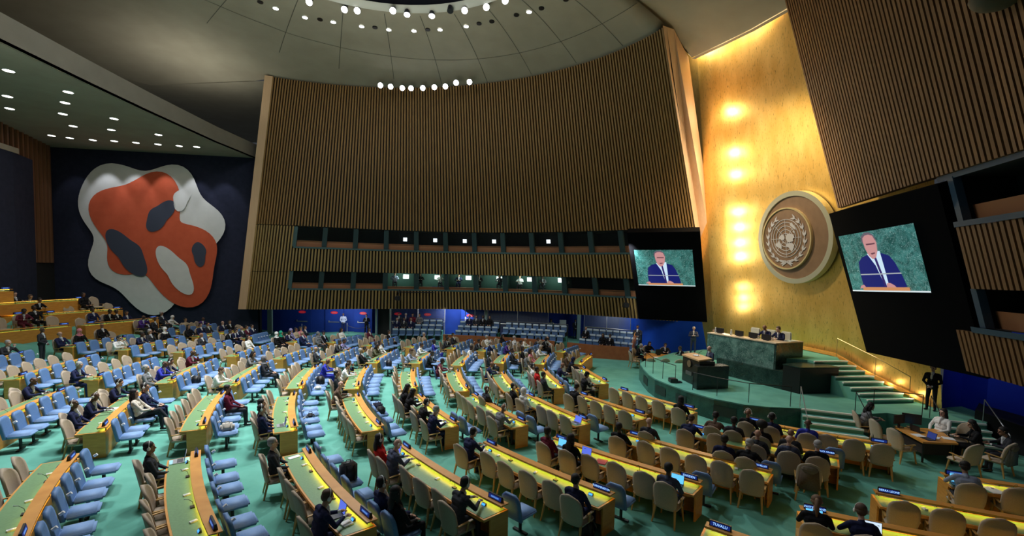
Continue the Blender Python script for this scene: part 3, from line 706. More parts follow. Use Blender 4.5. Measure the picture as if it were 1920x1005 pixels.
m0 = la.lerp(lb, .42)-ln*.01; b = MB(); b.hexa([tuple(m0+ln*s_+(lb-la).normalized()*w_+Vector((0, 0, z))) for z in (1.3, 1.48) for (s_, w_) in ((-.02, -.28), (-.02, .28), (.0, .28), (.0, -.28))]); obj('plaque', b.mesh('plaque', mat('grey plaque', (.10, .10, .095), .4)), t)
for w_ in (.3, .55):
    m0 = la.lerp(lb, w_); b = MB(); b.tube([m0+ln*.3+Vector((0, 0, 2.22)), m0+ln*.35+Vector((0, 0, 2.42)), m0+ln*.5+Vector((0, 0, 2.5))], .01); obj('microphone', b.mesh('microphone', black), t)
def papers(x, y, z, rz=0, m=paper, w=.21, h=.3, label='white sheets of paper', th=.012, par=None, nm='paper_sheets', cat='paper'):
    b = MB(); b.box((0, 0, th/2), (w, h, th)); o = obj(nm, b.mesh(nm, m), None, (x, y, z), rz); return tag(o, label, cat)
# rostrum top items
tz = 2.98; tops = [(.12, 'monitor'), (.3, 'bottle'), (.42, 'monitor'), (.62, 'monitor'), (.8, 'monitor'), (.05, 'bottle'), (.9, 'papers')]
for k, (f_, kd) in enumerate(tops):
    p = e0.lerp(e1, f_)+nrm*.38
    if kd == 'monitor':
        mt = thing('desk_monitor', 'low black monitor on the marble rostrum, %s from the speaker end' % ('first', '', 'second', 'third', 'fourth')[k if k < 5 else 4], 'monitor', (p.x, p.y, tz), math.atan2(u.y, u.x))
        b = MB(); b.box((0, 0, .16), (.5, .03, .26)); obj('display', b.mesh('display', black), mt); b = MB(); b.box((0, 0, .015), (.24, .16, .03)); obj('stand', b.mesh('stand', darkmetal), mt)
    elif kd == 'bottle':
        bt = thing('glass_carafe', 'clear glass water carafe on the rostrum %s' % ('beside the first monitor' if k == 1 else 'at its speaker end'), 'carafe', (p.x, p.y, tz))
        b = MB(); b.tube([(0, 0, 0), (0, 0, .16), (0, 0, .22), (0, 0, .26)], [.06, .06, .035, .04], n=12); obj('body', b.mesh('body', mat('clear glass', (.8, .85, .85), .1, alpha=.6), smooth=True), bt)
        b = MB(); b.tube([(0, 0, .26), (0, 0, .29)], .042, n=12); obj('lid', b.mesh('lid', white), bt)
    else: papers(p.x+1.0, p.y+.3, tz, .4, label='stack of pale papers at the camera end of the rostrum', w=.5, h=.35, th=.03, m=mat('pale blue paper', (.6, .75, .75)))
for k, (f_) in enumerate((.44, .66, .86)):
    p = e0.lerp(e1, f_)+nrm*1.25; ch = thing('rostrum_chair', 'cream high-backed chair behind the marble rostrum, %s from its speaker end' % ('first', 'second', 'third')[k], 'chair', (p.x, p.y, 2.2), math.atan2(-nrm.y, -nrm.x)-math.pi/2, 'rostrum chairs')
    b = MB(); b.box((0, 0, .46), (.55, .52, .12)); obj('seat', b.mesh('seat', mat('cream leather', (.62, .60, .50), .5), bevel=.03), ch); b = MB(); b.box((0, -.27, .85), (.55, .1, .72)); obj('backrest', b.mesh('backrest', mat('cream leather', (.62, .60, .50)), bevel=.045), ch)
    b = MB(); b.tube([(0, 0, .4), (0, 0, .04)], .04); b.box((0, 0, .03), (.5, .08, .05)); b.box((0, 0, .03), (.08, .5, .05)); obj('base', b.mesh('base', darkmetal), ch)
# rails
def rail(name, pts, h, label, every=1, m=darkmetal, glass=None):
    t = thing(name, label, 'railing'); b = MB(); b.tube([(p[0], p[1], p[2]+h) for p in pts], .018); obj('handrail', b.mesh('handrail', m), t)
    for p in pts[::every]: b = MB(); b.tube([(p[0], p[1], p[2]), (p[0], p[1], p[2]+h)], .014); obj('post', b.mesh('post', m), t)
    return t
rail('stage_railing', [(7.6, 25.3, .9), (7.5, 23.6, .9), (7.65, 22.5, .9), (7.95, 21.6, .9)], .85, 'thin dark railing at the far corner of the curved stage edge')
rail('stage_railing', [(8.3, 20.35, .9), (8.95, 19.35, .9), (9.85, 18.45, .9), (11.3, 18.0, .9)], .8, 'thin dark railing along the curved stage front below the rostrum')
rail('step_railing', [(13.3, 17.2, .9), (14.4, 17.7, .9), (15.7, 17.0, .9)], .85, 'dark railing behind the staff desk on the stage edge')
rail('step_railing', [(15.9, 16.9, .9), (15.5, 15.7, 0)], .85, 'dark handrail on the left side of the side steps')
rail('step_railing', [(17.5, 16.5, .9), (17.1, 15.2, 0)], .85, 'pale handrail on the right side of the side steps', m=steel)
rail('step_railing', [(11.62, 17.9, .9), (11.15, 16.7, 0)], .85, 'pale handrail on the left side of the front steps', m=steel)
rail('step_railing', [(13.3, 17.2, .9), (13.0, 15.9, 0)], .85, 'dark handrail on the right side of the front steps')
rail('stair_railing', [(16.95, 19.0, 1.1), (16.4, 20.2, 1.7), (15.85, 21.9, 2.3)], .9, 'brass handrail climbing the stairs along the gold wall', m=mat('brass rail', (.75, .55, .25), .3, metal=.7))
b = MB(); zz = [(17.5, 18.35, .95), (16.75, 21.0, 1.7), (16.3, 22.6, 2.28), (15.9, 25, 2.3)]
for p, q in zip(zz[:-1], zz[1:]): b.hexa([(p[0], p[1], p[2]-.06), (q[0], q[1], q[2]-.06), (q[0]-.12, q[1]-.03, q[2]-.06), (p[0]-.12, p[1]-.03, p[2]-.06), (p[0], p[1], p[2]+.1), (q[0], q[1], q[2]+.1), (q[0]-.12, q[1]-.03, q[2]+.1), (p[0]-.12, p[1]-.03, p[2]+.1)])
struct('baseboard_gold', b.mesh('baseboard_gold', wood))
for (x, y, z) in ((16.6, 20.9, 1.9), (16.85, 19.9, 1.5), (17.05, 19.0, 1.2)): light('stair_wall_lamp', 'POINT', (x, y, z), 5, WARM, size=.05)
# footlight speaker wedge on stage
t = thing('stage_monitor', 'small black speaker wedge on the stage edge before the lectern', 'speaker', (7.9, 21.75, .9)); b = MB(); b.box((0, 0, .1), (.35, .4, .2)); obj('cabinet', b.mesh('cabinet', black, bevel=.02), t); b = MB(); b.box((.25, 0, .03), (.3, .3, .05)); obj('base', b.mesh('base', black), t)
# ------------------------------------------------------------------ emblem on the gold wall
EC = Vector((15.42, 24.75, 8.3)); wdir = Vector((.20, -.98, 0)).normalized(); wup = Vector((-.106, 0, 1)).normalized(); wn3 = wdir.cross(wup).normalized()
if wn3.x > 0: wn3 = -wn3
def E3(a, c, o=0): return EC+wdir*a+wup*c+wn3*o
em = thing('wall_emblem', 'large round bronze world-map emblem with laurel branches on the gold wall', 'emblem')
def disc(cx, cy, r, o0, o1, n=72):
    b = MB(); f0 = [E3(cx+r*math.cos(2*math.pi*k/n), cy+r*math.sin(2*math.pi*k/n), o0) for k in range(n)]; f1 = [E3(cx+r*math.cos(2*math.pi*k/n), cy+r*math.sin(2*math.pi*k/n), o1) for k in range(n)]
    b.poly(f1)
    for k in range(n): j = (k+1) % n; b.quad(f0[k], f0[j], f1[j], f1[k])
    return b
bronze = mat('emblem bronze face', (.17, .105, .065), .6, metal=.2, noise=.5, nscale=2, col2=(.23, .145, .09)); rimm = mat('emblem silver rim', (.62, .62, .48), .35, metal=.6); elm = mat('emblem grey relief', (.42, .42, .46), .5)
def ringb(cx, cy, r, w, o0, o1, n=96):
    b = MB()
    for k in range(n):
        a, c = 2*math.pi*k/n, 2*math.pi*(k+1)/n
        for (ra, rb, oa, ob) in ((r-w, r+w, o1, o1), (r+w, r+w, o1, o0), (r-w, r-w, o0, o1)):
            b.quad(E3(cx+ra*math.cos(a), cy+ra*math.sin(a), oa), E3(cx+ra*math.cos(c), cy+ra*math.sin(c), oa), E3(cx+rb*math.cos(c), cy+rb*math.sin(c), ob), E3(cx+rb*math.cos(a), cy+rb*math.sin(a), ob))
    return b
obj('disc', disc(0, 0, 2.42, 0, .28).mesh('disc', bronze), em); obj('outer_rim', ringb(0, 0, 2.36, .13, 0, .36).mesh('outer_rim', rimm), em)
icx, icy = -.42, -.02; obj('inner_disc', disc(icx, icy, 1.66, .28, .36).mesh('inner_disc', bronze), em); obj('inner_rim', ringb(icx, icy, 1.66, .035, .28, .42).mesh('inner_rim', mat('emblem gold ring', (.85, .72, .40), .3, metal=.6)), em)
gcx, gcy = -.42, .0; b = MB()
for r_ in (.27, .47, .67, .87, 1.03):
    g = ringb(gcx, gcy, r_, .014, .36, .385, 64); o_ = len(b.v); b.v += g.v; b.f += [tuple(i+o_ for i in f_) for f_ in g.f]; b.m += g.m
for k in range(8):
    a = R(45*k); dx, dy = math.cos(a), math.sin(a); px, py = -dy*.013, dx*.013; b.poly([E3(gcx+.12*dx+px, gcy+.12*dy+py, .384), E3(gcx+.12*dx-px, gcy+.12*dy-py, .384), E3(gcx+1.03*dx-px, gcy+1.03*dy-py, .384), E3(gcx+1.03*dx+px, gcy+1.03*dy+py, .384)])
obj('globe_grid', b.mesh('globe_grid', elm), em)
land = [[(-.45, .10), (-.28, .22), (-.1, .18), (-.05, .02), (-.12, -.08), (-.3, -.1), (-.36, -.02), (-.44, -.02)], [(.03, .12), (.1, .22), (.3, .25), (.42, .2), (.55, .18), (.6, .02), (.5, -.08), (.52, -.18), (.4, -.2), (.28, -.24), (.12, -.22), (.06, -.1), (.0, 0)],
        [(.1, -.28), (.3, -.26), (.48, -.3), (.56, -.42), (.5, -.6), (.38, -.75), (.26, -.62), (.2, -.52), (.04, -.44), (0, -.36)], [(-.75, -.25), (-.58, -.22), (-.5, -.1), (-.42, -.2), (-.3, -.42), (-.3, -.55), (-.5, -.5), (-.72, -.38)], [(.35, .78), (.48, .82), (.66, .55), (.72, .42), (.62, .44), (.5, .55), (.36, .66)], [(.5, .35), (.6, .38), (.66, .28), (.55, .25)], [(.62, -.38), (.66, -.36), (.66, -.48), (.62, -.48)]]
b = MB()
for q in land: b.poly([E3(gcx+x, gcy+y, .392) for x, y in q])
obj('continents', b.mesh('continents', elm), em)
b = MB()
def leaf(x, y, a, l, w): c_, s_ = math.cos(a), math.sin(a); b.poly([E3(gcx+x+c_*p-s_*q, gcy+y+s_*p+c_*q, .40) for p, q in ((0, 0), (l*.4, w), (l, 0), (l*.4, -w))])
for sd in (1, -1):
    for k in range(9):
        a = R(-84+17.5*k); r_ = 1.27; x, y = r_*math.cos(a), r_*math.sin(a)-.06; tang = a+math.pi/2
        for off in (.42, -.38):
            ta = tang+off; leaf(sd*x, y, ta if sd > 0 else math.pi-ta, .34, .055)
    pts = [(sd*1.27*math.cos(R(q)), 1.27*math.sin(R(q))-.06) for q in range(-95, 60, 8)]
    for p, q in zip(pts[:-1], pts[1:]): b.poly([E3(gcx+p[0]*.985, gcy+p[1]*.985, .395), E3(gcx+p[0]*1.015, gcy+p[1]*1.015, .395), E3(gcx+q[0]*1.015, gcy+q[1]*1.015, .395), E3(gcx+q[0]*.985, gcy+q[1]*.985, .395)])
    b.poly([E3(gcx+sd*x, gcy+y, .396) for x, y in ((.5, -1.24), (.1, -1.28), (-.3, -1.52), (-.36, -1.48), (.05, -1.22), (.5, -1.16))])
obj('laurel_branches', b.mesh('laurel_branches', elm), em)
# ------------------------------------------------------------------ big screens
def screen(pos, rgt, up, w, h, boxw, boxh, offx, offz, label, depth=.9):
    rgt, up, pos = Vector(rgt).normalized(), Vector(up).normalized(), Vector(pos); n = rgt.cross(up).normalized()
    if n.dot(Vector((0, 0, 6))-pos) < 0: n = -n
    S = lambda a, c, o=0: pos+rgt*a+up*c+n*o
    t = thing('video_screen', label, 'screen'); b = MB(); x0, x1, z0, z1 = offx[0], offx[1], offz[0], offz[1]
    b.hexa([S(x0, z0, -depth), S(x1, z0, -depth), S(x1, z0, -.02), S(x0, z0, -.02), S(x0, z1, -depth), S(x1, z1, -depth), S(x1, z1, -.02), S(x0, z1, -.02)]); obj('housing', b.mesh('housing', mat('screen housing black', (.003, .003, .004), .9, spec=.05)), t)
    b = MB(); b.quad(S(0, 0, .02), S(w, 0, .02), S(w, h, .02), S(0, h, .02)); b.quad(S(0, 0, .02), S(0, h, .02), S(0, h, -.02), S(0, 0, -.02))
    obj('picture', b.mesh('picture', marble('screen marble picture', (.012, .07, .065), (.04, .17, .16), (.25, .42, .42), 1.6, .8)), t)
    def shape(nm, pts, m, o): b = MB(); b.poly([S(x*w, y*h, o) for x, y in pts]); return obj(nm, b.mesh(nm, m), t)
    em_ = lambda nme, c: mat(nme, (0, 0, 0), emit=1.0, ecol=c, rough=1)
    shape('suit_picture', [(.19, .03), (.19, .30), (.21, .50), (.28, .58), (.38, .62), (.55, .62), (.64, .57), (.69, .45), (.74, .22), (.76, .06), (.6, .03)], em_('screen suit', (.008, .012, .13)), .03)
    shape('shirt_picture', [(.36, .63), (.44, .42), (.50, .04), (.545, .04), (.545, .40), (.54, .66)], em_('screen shirt', (.55, .72, .85)), .034)
    shape('tie_picture', [(.445, .55), (.475, .56), (.50, .3), (.52, .05), (.49, .05), (.47, .3)], em_('screen tie', (.03, .015, .12)), .038)
    shape('face_picture', [(.35, .85), (.36, .72), (.385, .60), (.43, .53), (.48, .56), (.515, .66), (.53, .80), (.51, .90), (.47, .965), (.40, .965), (.36, .92)], em_('screen face', (.52, .25, .25)), .042)
    shape('hair_picture', [(.335, .84), (.345, .93), (.40, .985), (.46, .985), (.51, .93), (.535, .84), (.52, .84), (.50, .92), (.45, .945), (.40, .94), (.36, .9), (.352, .82)], em_('screen hair', (.12, .1, .13)), .045)
    shape('brow_picture', [(.385, .80), (.51, .80), (.505, .775), (.39, .775)], em_('screen dark feature', (.13, .05, .07)), .046); shape('mouth_picture', [(.42, .635), (.48, .645), (.475, .62), (.43, .61)], em_('screen dark feature', (.13, .05, .07)), .046)
    shape('bar_picture', [(.2, .27), (.74, .27), (.74, .29), (.2, .29)], em_('screen bar', (.35, .38, .4)), .048); shape('lectern_picture', [(.18, .0), (.79, .0), (.79, .055), (.18, .055)], em_('screen lectern', (.55, .24, .10)), .05)
    shape('hand_picture', [(.52, .055), (.53, .12), (.57, .13), (.62, .09), (.64, .055)], em_('screen face', (.52, .25, .25)), .052); shape('other_hand_picture', [(.14, .03), (.16, .08), (.21, .10), (.23, .055)], em_('screen face', (.52, .25, .25)), .052)
    b = MB(); b.quad(S(0, -.06, .03), S(w, -.06, .03), S(w, 0, .03), S(0, 0, .03)); obj('screen_border', b.mesh('screen_border', mat('screen border glow', (.6, .7, .75), emit=.8)), t)
    return t
screen((8.63, 31.0, 5.45), (3.41, -1.2, .03), (-.62, -.8, 2.27), 3.6, 2.5, 0, 0, (-.3, 4.15), (-2.72, 3.7), 'hanging video screen left of the gold wall showing a man at a lectern')
screen((14.74, 19.6, 5.63), (-.5, -4.2, .10), (-.77, 0, 2.28), 4.23, 2.4, 0, 0, (-.3, 5.5), (-2.9, 3.45), 'hanging video screen right of the gold wall showing a man at a lectern', 1.0)
# ------------------------------------------------------------------ mural (generic rounded shapes in the same colours)
m0_, m1_ = Vector((-36.2, 35.65, 0)), Vector((-21.3, 37.75, 0)); mu = (m1_-m0_).normalized()
def blob(nm, cx, cz, fn_, m, o, par, n=90):
    cx, cz = 7.15+(cx-6.0)*1.16, 8.45+(cz-7.9)*1.08; fn = lambda a: fn_(a)*1.12
    b = MB(); b.poly([tuple(m0_+mu*(cx+fn(2*math.pi*k/n)*math.cos(2*math.pi*k/n))+Vector((mu.y*o*1.0, -mu.x*o, 0))+Vector((0, 0, cz+fn(2*math.pi*k/n)*math.sin(2*math.pi*k/n)))) for k in range(n)]); return obj(nm, b.mesh(nm, m), par)
mp_ = thing('wall_painting', 'huge wall painting of rounded white, orange-red and navy shapes', 'painting')
orange = mat('mural orange red', (.56, .085, .028), .8, noise=.5, nscale=2, col2=(.64, .11, .04)); mwhite = mat('mural white', (.66, .66, .62), .8, noise=.5, nscale=2, col2=(.72, .72, .68))
mdark = mat('mural navy', (.045, .055, .085), .8)
blob('white_shape', 5.9, 8.1, lambda a: 4.75+.5*math.sin(3*a+.5)+.35*math.sin(5*a+2)-.4*math.cos(2*a)+.25*math.sin(7*a), mwhite, .05, mp_)
blob('orange_shape', 6.3, 7.6, lambda a: 3.9+1.0*math.cos(2*(a-R(128)))+.55*math.sin(5*a+1.1)+.4*math.sin(3*a+3.6), orange, .09, mp_)
for (cx, cz, r_, s_, ph, m, nm) in ((8.0, 10.6, .5, .85, 70, mwhite, 'white_hollow'), (7.6, 5.3, .75, 2.0, 122, mwhite, 'white_hollow'), (6.6, 9.3, .62, 1.35, 52, mdark, 'navy_hollow'), (4.6, 6.5, .8, 1.95, 126, mdark, 'navy_hollow'), (9.1, 6.6, .45, .9, 95, mdark, 'navy_hollow')):
    blob(nm, cx, cz, (lambda a, r_=r_, s_=s_, ph=ph: 1/math.sqrt((math.cos(a-R(ph))/s_)**2+(math.sin(a-R(ph))/r_)**2)*(1+.1*math.sin(3*a))), m, .13, mp_)
for k, sx in enumerate((1.8, 4.2, 6.2, 8.4, 10.6, 12.6)):
    p = m0_+mu*sx; light('mural_spot', 'SPOT', (p.x+.25, p.y-1.6, 14.7), 260 if k not in (0,) else 80, (.85, .88, 1), (p.x-.05, p.y+.2, 9.0), .08, 58, .55)
# ------------------------------------------------------------------ ceiling lights
glow = mat('lamp glow', (1, 1, 1), emit=14, ecol=(.95, .98, 1)); glow2 = mat('downlight glow', (1, 1, 1), emit=5, ecol=(1, .98, .92)); lampbody = mat('lamp body', (.02, .022, .04), .4, metal=.4)
def downlight(x, y, z, r, g, label, group, body=.0):
    t = thing('ceiling_downlight', label, 'ceiling light', (x, y, z), 0, group); b = MB(); n = 16
    b.poly([(r*math.cos(2*math.pi*k/n), r*math.sin(2*math.pi*k/n), -.03) for k in range(n)]); obj('lens', b.mesh('lens', g), t)
    b = MB()
    for k in range(n): a, c = 2*math.pi*k/n, 2*math.pi*(k+1)/n; b.quad((r*math.cos(a), r*math.sin(a), -.03), (r*math.cos(c), r*math.sin(c), -.03), (r*1.15*math.cos(c), r*1.15*math.sin(c), .02), (r*1.15*math.cos(a), r*1.15*math.sin(a), .02))
    obj('trim_ring', b.mesh('trim_ring', white), t); return t
ORD = ['first', 'second', 'third', 'fourth', 'fifth', 'sixth', 'seventh', 'eighth', 'ninth', 'tenth', 'eleventh', 'twelfth', 'thirteenth', 'fourteenth', 'fifteenth', 'sixteenth', 'seventeenth', 'eighteenth']
for k, (x, y) in enumerate([(-23.94, 21.88), (-27.67, 25.18), (-29.73, 27.15), (-23.57, 24.37), (-25.31, 25.97), (-27.33, 27.88), (-29.03, 30.28), (-27.08, 30.91), (-24.84, 28.56), (-24.61, 31.78), (-32.8, 32.6), (-32.0, 33.1), (-30.72, 33.5), (-29.3, 33.66), (-27.96, 33.95), (-26.58, 34.26), (-25.23, 34.57), (-24.04, 34.76)]):
    downlight(x, y, HS, .21, glow2, '%s recessed downlight from the left frame edge in the low soffit' % ORD[k], 'soffit downlights')
RING_ON = [(-16.72, 28.41, 0), (-15.28, 29.48, 0), (-13.85, 30.39, 0), (-12.21, 30.89, 0), (-10.49, 31.35, 0), (-8.76, 31.68, 0), (-7.07, 31.75, 0), (-5.26, 31.53, 0), (-3.45, 31.05, 0), (.66, 29.19, 0), (8.3, 24.7, 0)]
RING_OFF = [(-15.91, 28.87), (-12.97, 30.61), (-9.63, 31.45), (-6.1, 31.57), (-2.57, 30.69), (-1.72, 30.39), (-.13, 29.58), (1.4, 28.76), (2.79, 27.77)]
WALL_LAMPS = [(-10.75, 36.6, 20.55), (-10.0, 36.8, 20.55), (-9.1, 36.9, 20.5), (-8.4, 36.9, 20.5), (-7.45, 36.8, 20.5), (-6.5, 36.6, 20.5), (-5.6, 36.4, 20.5), (-4.7, 35.9, 20.6), (-3.65, 35.7, 20.6)]
OC_LAMPS = [(-12.6, 28.2, 22), (-10.7, 28.8, 21.95), (-9.95, 28.9, 21.95), (-7.75, 28.9, 22), (-6.95, 29.2, 21.95), (-5.4, 29.2, 21.9), (-4.2, 28.8, 22), (-3.3, 28.7, 22), (-1.95, 28.3, 22), (-.8, 27.6, 22)]
for k, (x, y) in enumerate(RING_OFF):
    z = dome_z(x, y); t = thing('ceiling_fitting', 'unlit dark round ceiling fitting, %s from left between the ring lamps' % ORD[k], 'ceiling fitting', (x, y, z), 0, 'unlit fittings of the dome ring'); b = MB(); b.tube([(0, 0, .02), (0, 0, -.06)], .17, n=12); obj('fitting', b.mesh('fitting', black), t)
for k, (x, y, w) in enumerate(RING_ON):
    downlight(x, y, dome_z(x, y)-.01, .16, glow, '%s bright lamp from the left in the ceiling ring of lamps' % ORD[k], 'dome ring lamps')
def stagelamp(p, d, label, group, r=.2, on=True):
    d = Vector(d).normalized(); q = d.to_track_quat('Z', 'Y').to_matrix(); t = thing('stage_lamp', label, 'spotlight', p, 0, group)
    b = MB(); b.tube([tuple(-d*.75), tuple(-d*.25), tuple(d*.0)], [r*.45, r*.8, r], n=12); obj('body', b.mesh('body', lampbody), t)
    b = MB(); b.poly([tuple(q @ Vector((r*.93*math.cos(2*math.pi*k/16), r*.93*math.sin(2*math.pi*k/16), .012))) for k in range(16)]); obj('lens', b.mesh('lens', glow if on else black), t)
    b = MB(); b.tube([tuple(-d*.3), tuple(-d*.3+Vector((0, 0, .25)))], .025); obj('yoke', b.mesh('yoke', lampbody), t)
for k, (x, y, z) in enumerate(WALL_LAMPS): stagelamp((x, y, z), (.15, -1, -.45), '%s spotlight from the left above the top edge of the slatted wall' % ORD[k], 'spotlights above the slatted wall', .21)
for k, (x, y, z) in enumerate(OC_LAMPS): stagelamp((x, y, z), (.05, -.35, -1) if k in (4, 5, 6) else (.1, -.8, -.7), '%s spotlight from the left hanging on the oculus rim' % ORD[k], 'oculus spotlights', .2, k != 6)
# dim round things hanging in front of the near wall
for k, (p, r_) in enumerate((((11.35, 13.6, 14.75), .55), ((11.45, 11.2, 12.9), .55))):
    t = thing('hanging_fixture', '%s dark shaded fixture at the top right corner against the slatted wall' % ('smaller', 'larger')[k], 'fixture', p); b = MB(); b.ell((0, 0, 0), (r_, r_, r_*.6), n=14); obj('shade', b.mesh('shade', mat('dim fixture bronze', (.09, .07, .04), .7), smooth=True), t)
    b = MB(); b.tube([(0, 0, r_*.3), (0, 0, 5)], .04); obj('drop_rod', b.mesh('drop_rod', darkmetal), t)
# ------------------------------------------------------------------ desks
SECT = {'a': 'rear-wall block', 'z': 'rear-wall block, podium side', 'b': 'second block from rear', 'c': 'middle block', 'd': 'fourth block', 'e': 'near block', 'f': 'right-corner block'}
RW = ['', 'front row', 'second row', 'third row', 'fourth row', 'fifth row', 'sixth row', 'seventh row', 'eighth row', 'ninth row', 'tenth row', 'eleventh row', 'twelfth row', 'first raised tier', 'second raised tier', 'third raised tier', 'top raised tier']
DD = []
for i, (n, bl, z, ax, ay, bx, by) in enumerate(DESKS):
    A, B = Vector((ax, ay)), Vector((bx, by)); L = (B-A).length; u = (B-A)/L; nn = Vector((-u.y, u.x)); nn = nn if nn.x > 0 else -nn
    DD.append(dict(n=n, bl=bl, z=z, A=A, B=B, L=L, u=u, nn=nn, R=25.0, tier=n >= 13))
def dpt(d, t, s, z):      # point at distance t along the desk, s toward the podium
    bul = t*(d['L']-t)/(2*d['R']); p = d['A']+d['u']*t+d['nn']*(s-bul); return (p.x, p.y, z)
def face(d, t):    # heading toward the podium at distance t along the desk
    v = d['nn']*d['R']-d['u']*(t-d['L']/2); return math.atan2(v.y, v.x)
def arc(d, s0, s1, z0, z1, t0=0, t1=None, n=8, mb=None, m=0):
    t1 = d['L'] if t1 is None else t1; b = mb or MB(); i0 = len(b.v)
    for k in range(n+1):
        t = t0+(t1-t0)*k/n; b.v += [dpt(d, t, s0, z0), dpt(d, t, s1, z0), dpt(d, t, s1, z1), dpt(d, t, s0, z1)]
    for k in range(n):
        a = i0+4*k
        for q in range(4): b.f.append((a+q, a+(q+1) % 4, a+4+(q+1) % 4, a+4+q)); b.m.append(m)
    a = i0+4*n; b.f += [(i0+3, i0+2, i0+1, i0), (a, a+1, a+2, a+3)]; b.m += [m, m]; return b
for i, d in enumerate(DD):
    z = d['z']; L = d['L']; far = d['bl'] in 'az' or d['tier']; lit = d['n'] <= 7
    d['name'] = '%s, %s' % (RW[d['n']], SECT[d['bl']])
    zb = min(floor_z(*dpt(d, L*k/4, s, 0)[:2]) for k in range(5) for s in (0, -.6))-.02
    if d['tier']: zb = min(zb, z-.62)
    nm = d['name']
    t = thing('delegate_desk', 'curved wooden desk with green leather top, %s' % nm, 'desk', group='curved delegate desks'); d['obj'] = t
    obj('desktop', arc(d, -.66, .02, z+.69, z+.74).mesh('desktop', wood), t)
    obj('leather_top', arc(d, -.62, -.02, z+.74, z+.746, .05, L-.05).mesh('leather_top', leather), t)
    obj('front_panel', arc(d, -.03, .02, zb, z+.69).mesh('front_panel', wood), t)
    obj('ledge', arc(d, -.17, -.155, z+.825, z+.845, .04, L-.02, mb=arc(d, -.17, .05, z+.845, z+.872, .04, L-.02)).mesh('ledge', wood), t)
    obj('light_strip', arc(d, -.13, -.08, z+.832, z+.843, .1, L-.1, 6).mesh('light_strip', striplight if lit and d['bl'] in 'cdef' else mat('dim strip light', (1, .85, .2), emit=9, ecol=(1, .70, .08))), t)
    for (t0, t1) in ((.0, .04), (L-.04, L)): obj('end_panel', arc(d, -.48 if not d['tier'] else -.66, -.03, zb, z+.69, t0, t1, 1).mesh('end_panel', wood), t)
    nsup = 5
    b = MB()
    for k in range(nsup): tt = .15+(L-.3)*k/(nsup-1); b.tube([dpt(d, tt, .0, z+.73), dpt(d, tt, .0, z+.85)], .012, n=5)
    obj('ledge_support', b.mesh('ledge_support', darkmetal), t)
    if not far: obj('apron', arc(d, -.655, -.63, z+.665, z+.69, .1, L-.1).mesh('apron', wood), t)
# ------------------------------------------------------------------ chairs
def part(bm): return bm
def chair_beige():
    P = []
    b = MB(); b.box((0, .02, .405), (.52, .50, .10)); P.append(('seat', b.mesh('seat', beige, bevel=.035, smooth=True)))
    # back shell: tall rounded oval, curved round the sitter
    b = MB(); NU, NV = 10, 9; F, K = [], []
    for j in range(NV+1):
        v = j/NV; zz = .36+.66*v
        half = .255 if v < .55 else .255*math.sqrt(max(0, 1-((v-.55)/.45)**2.6)); half = max(half, .03)
        if v < .3: half *= .84+.16*v/.3
        for i_ in range(NU+1):
            q = -1+2*i_/NU; x = q*half; y = -.235-.13*v+.07*(x/.255)**2
            F.append((x, y+.03, zz)); K.append((x*1.02, y-.025, zz+.005))
    b.v = F+K; W_ = NU+1; o_ = len(F)
    for j in range(NV):
        for i_ in range(NU):
            a = j*W_+i_; b.f += [(a, a+1, a+W_+1, a+W_), (o_+a, o_+a+W_, o_+a+W_+1, o_+a+1)]
    edge = [i_ for i_ in range(W_)]+[j*W_+NU for j in range(1, NV+1)]+[NV*W_+i_ for i_ in range(NU-1, -1, -1)]+[j*W_ for j in range(NV-1, 0, -1)]
    for k in range(len(edge)): a, c = edge[k], edge[(k+1) % len(edge)]; b.f.append((c, a, o_+a, o_+c))
    b.m = [0]*len(b.f); P.append(('backrest', b.mesh('backrest', beige, smooth=True)))
    for sx in (-1, 1):
        b = MB(); b.hexa([(sx*.262-.02, -.22, .555), (sx*.262+.02, -.22, .555), (sx*.268+.026, .16, .58), (sx*.268-.026, .16, .58), (sx*.262-.02, -.22, .575), (sx*.262+.02, -.22, .575), (sx*.268+.026, .16, .602), (sx*.268-.026, .16, .602)])
        b.tube([(sx*.25, .03, .40), (sx*.265, .08, .58)], [.024, .018], n=6); P.append(('arm', b.mesh('arm', legwood)))
    for sx in (-1, 1):
        for (y0, y1) in ((.2, .25), (-.2, -.29)):
            b = MB(); b.tube([(sx*.21, y0, .40), (sx*.25, y1, 0)], [.03, .018], n=6); P.append(('leg', b.mesh('leg', legwood)))
    return P
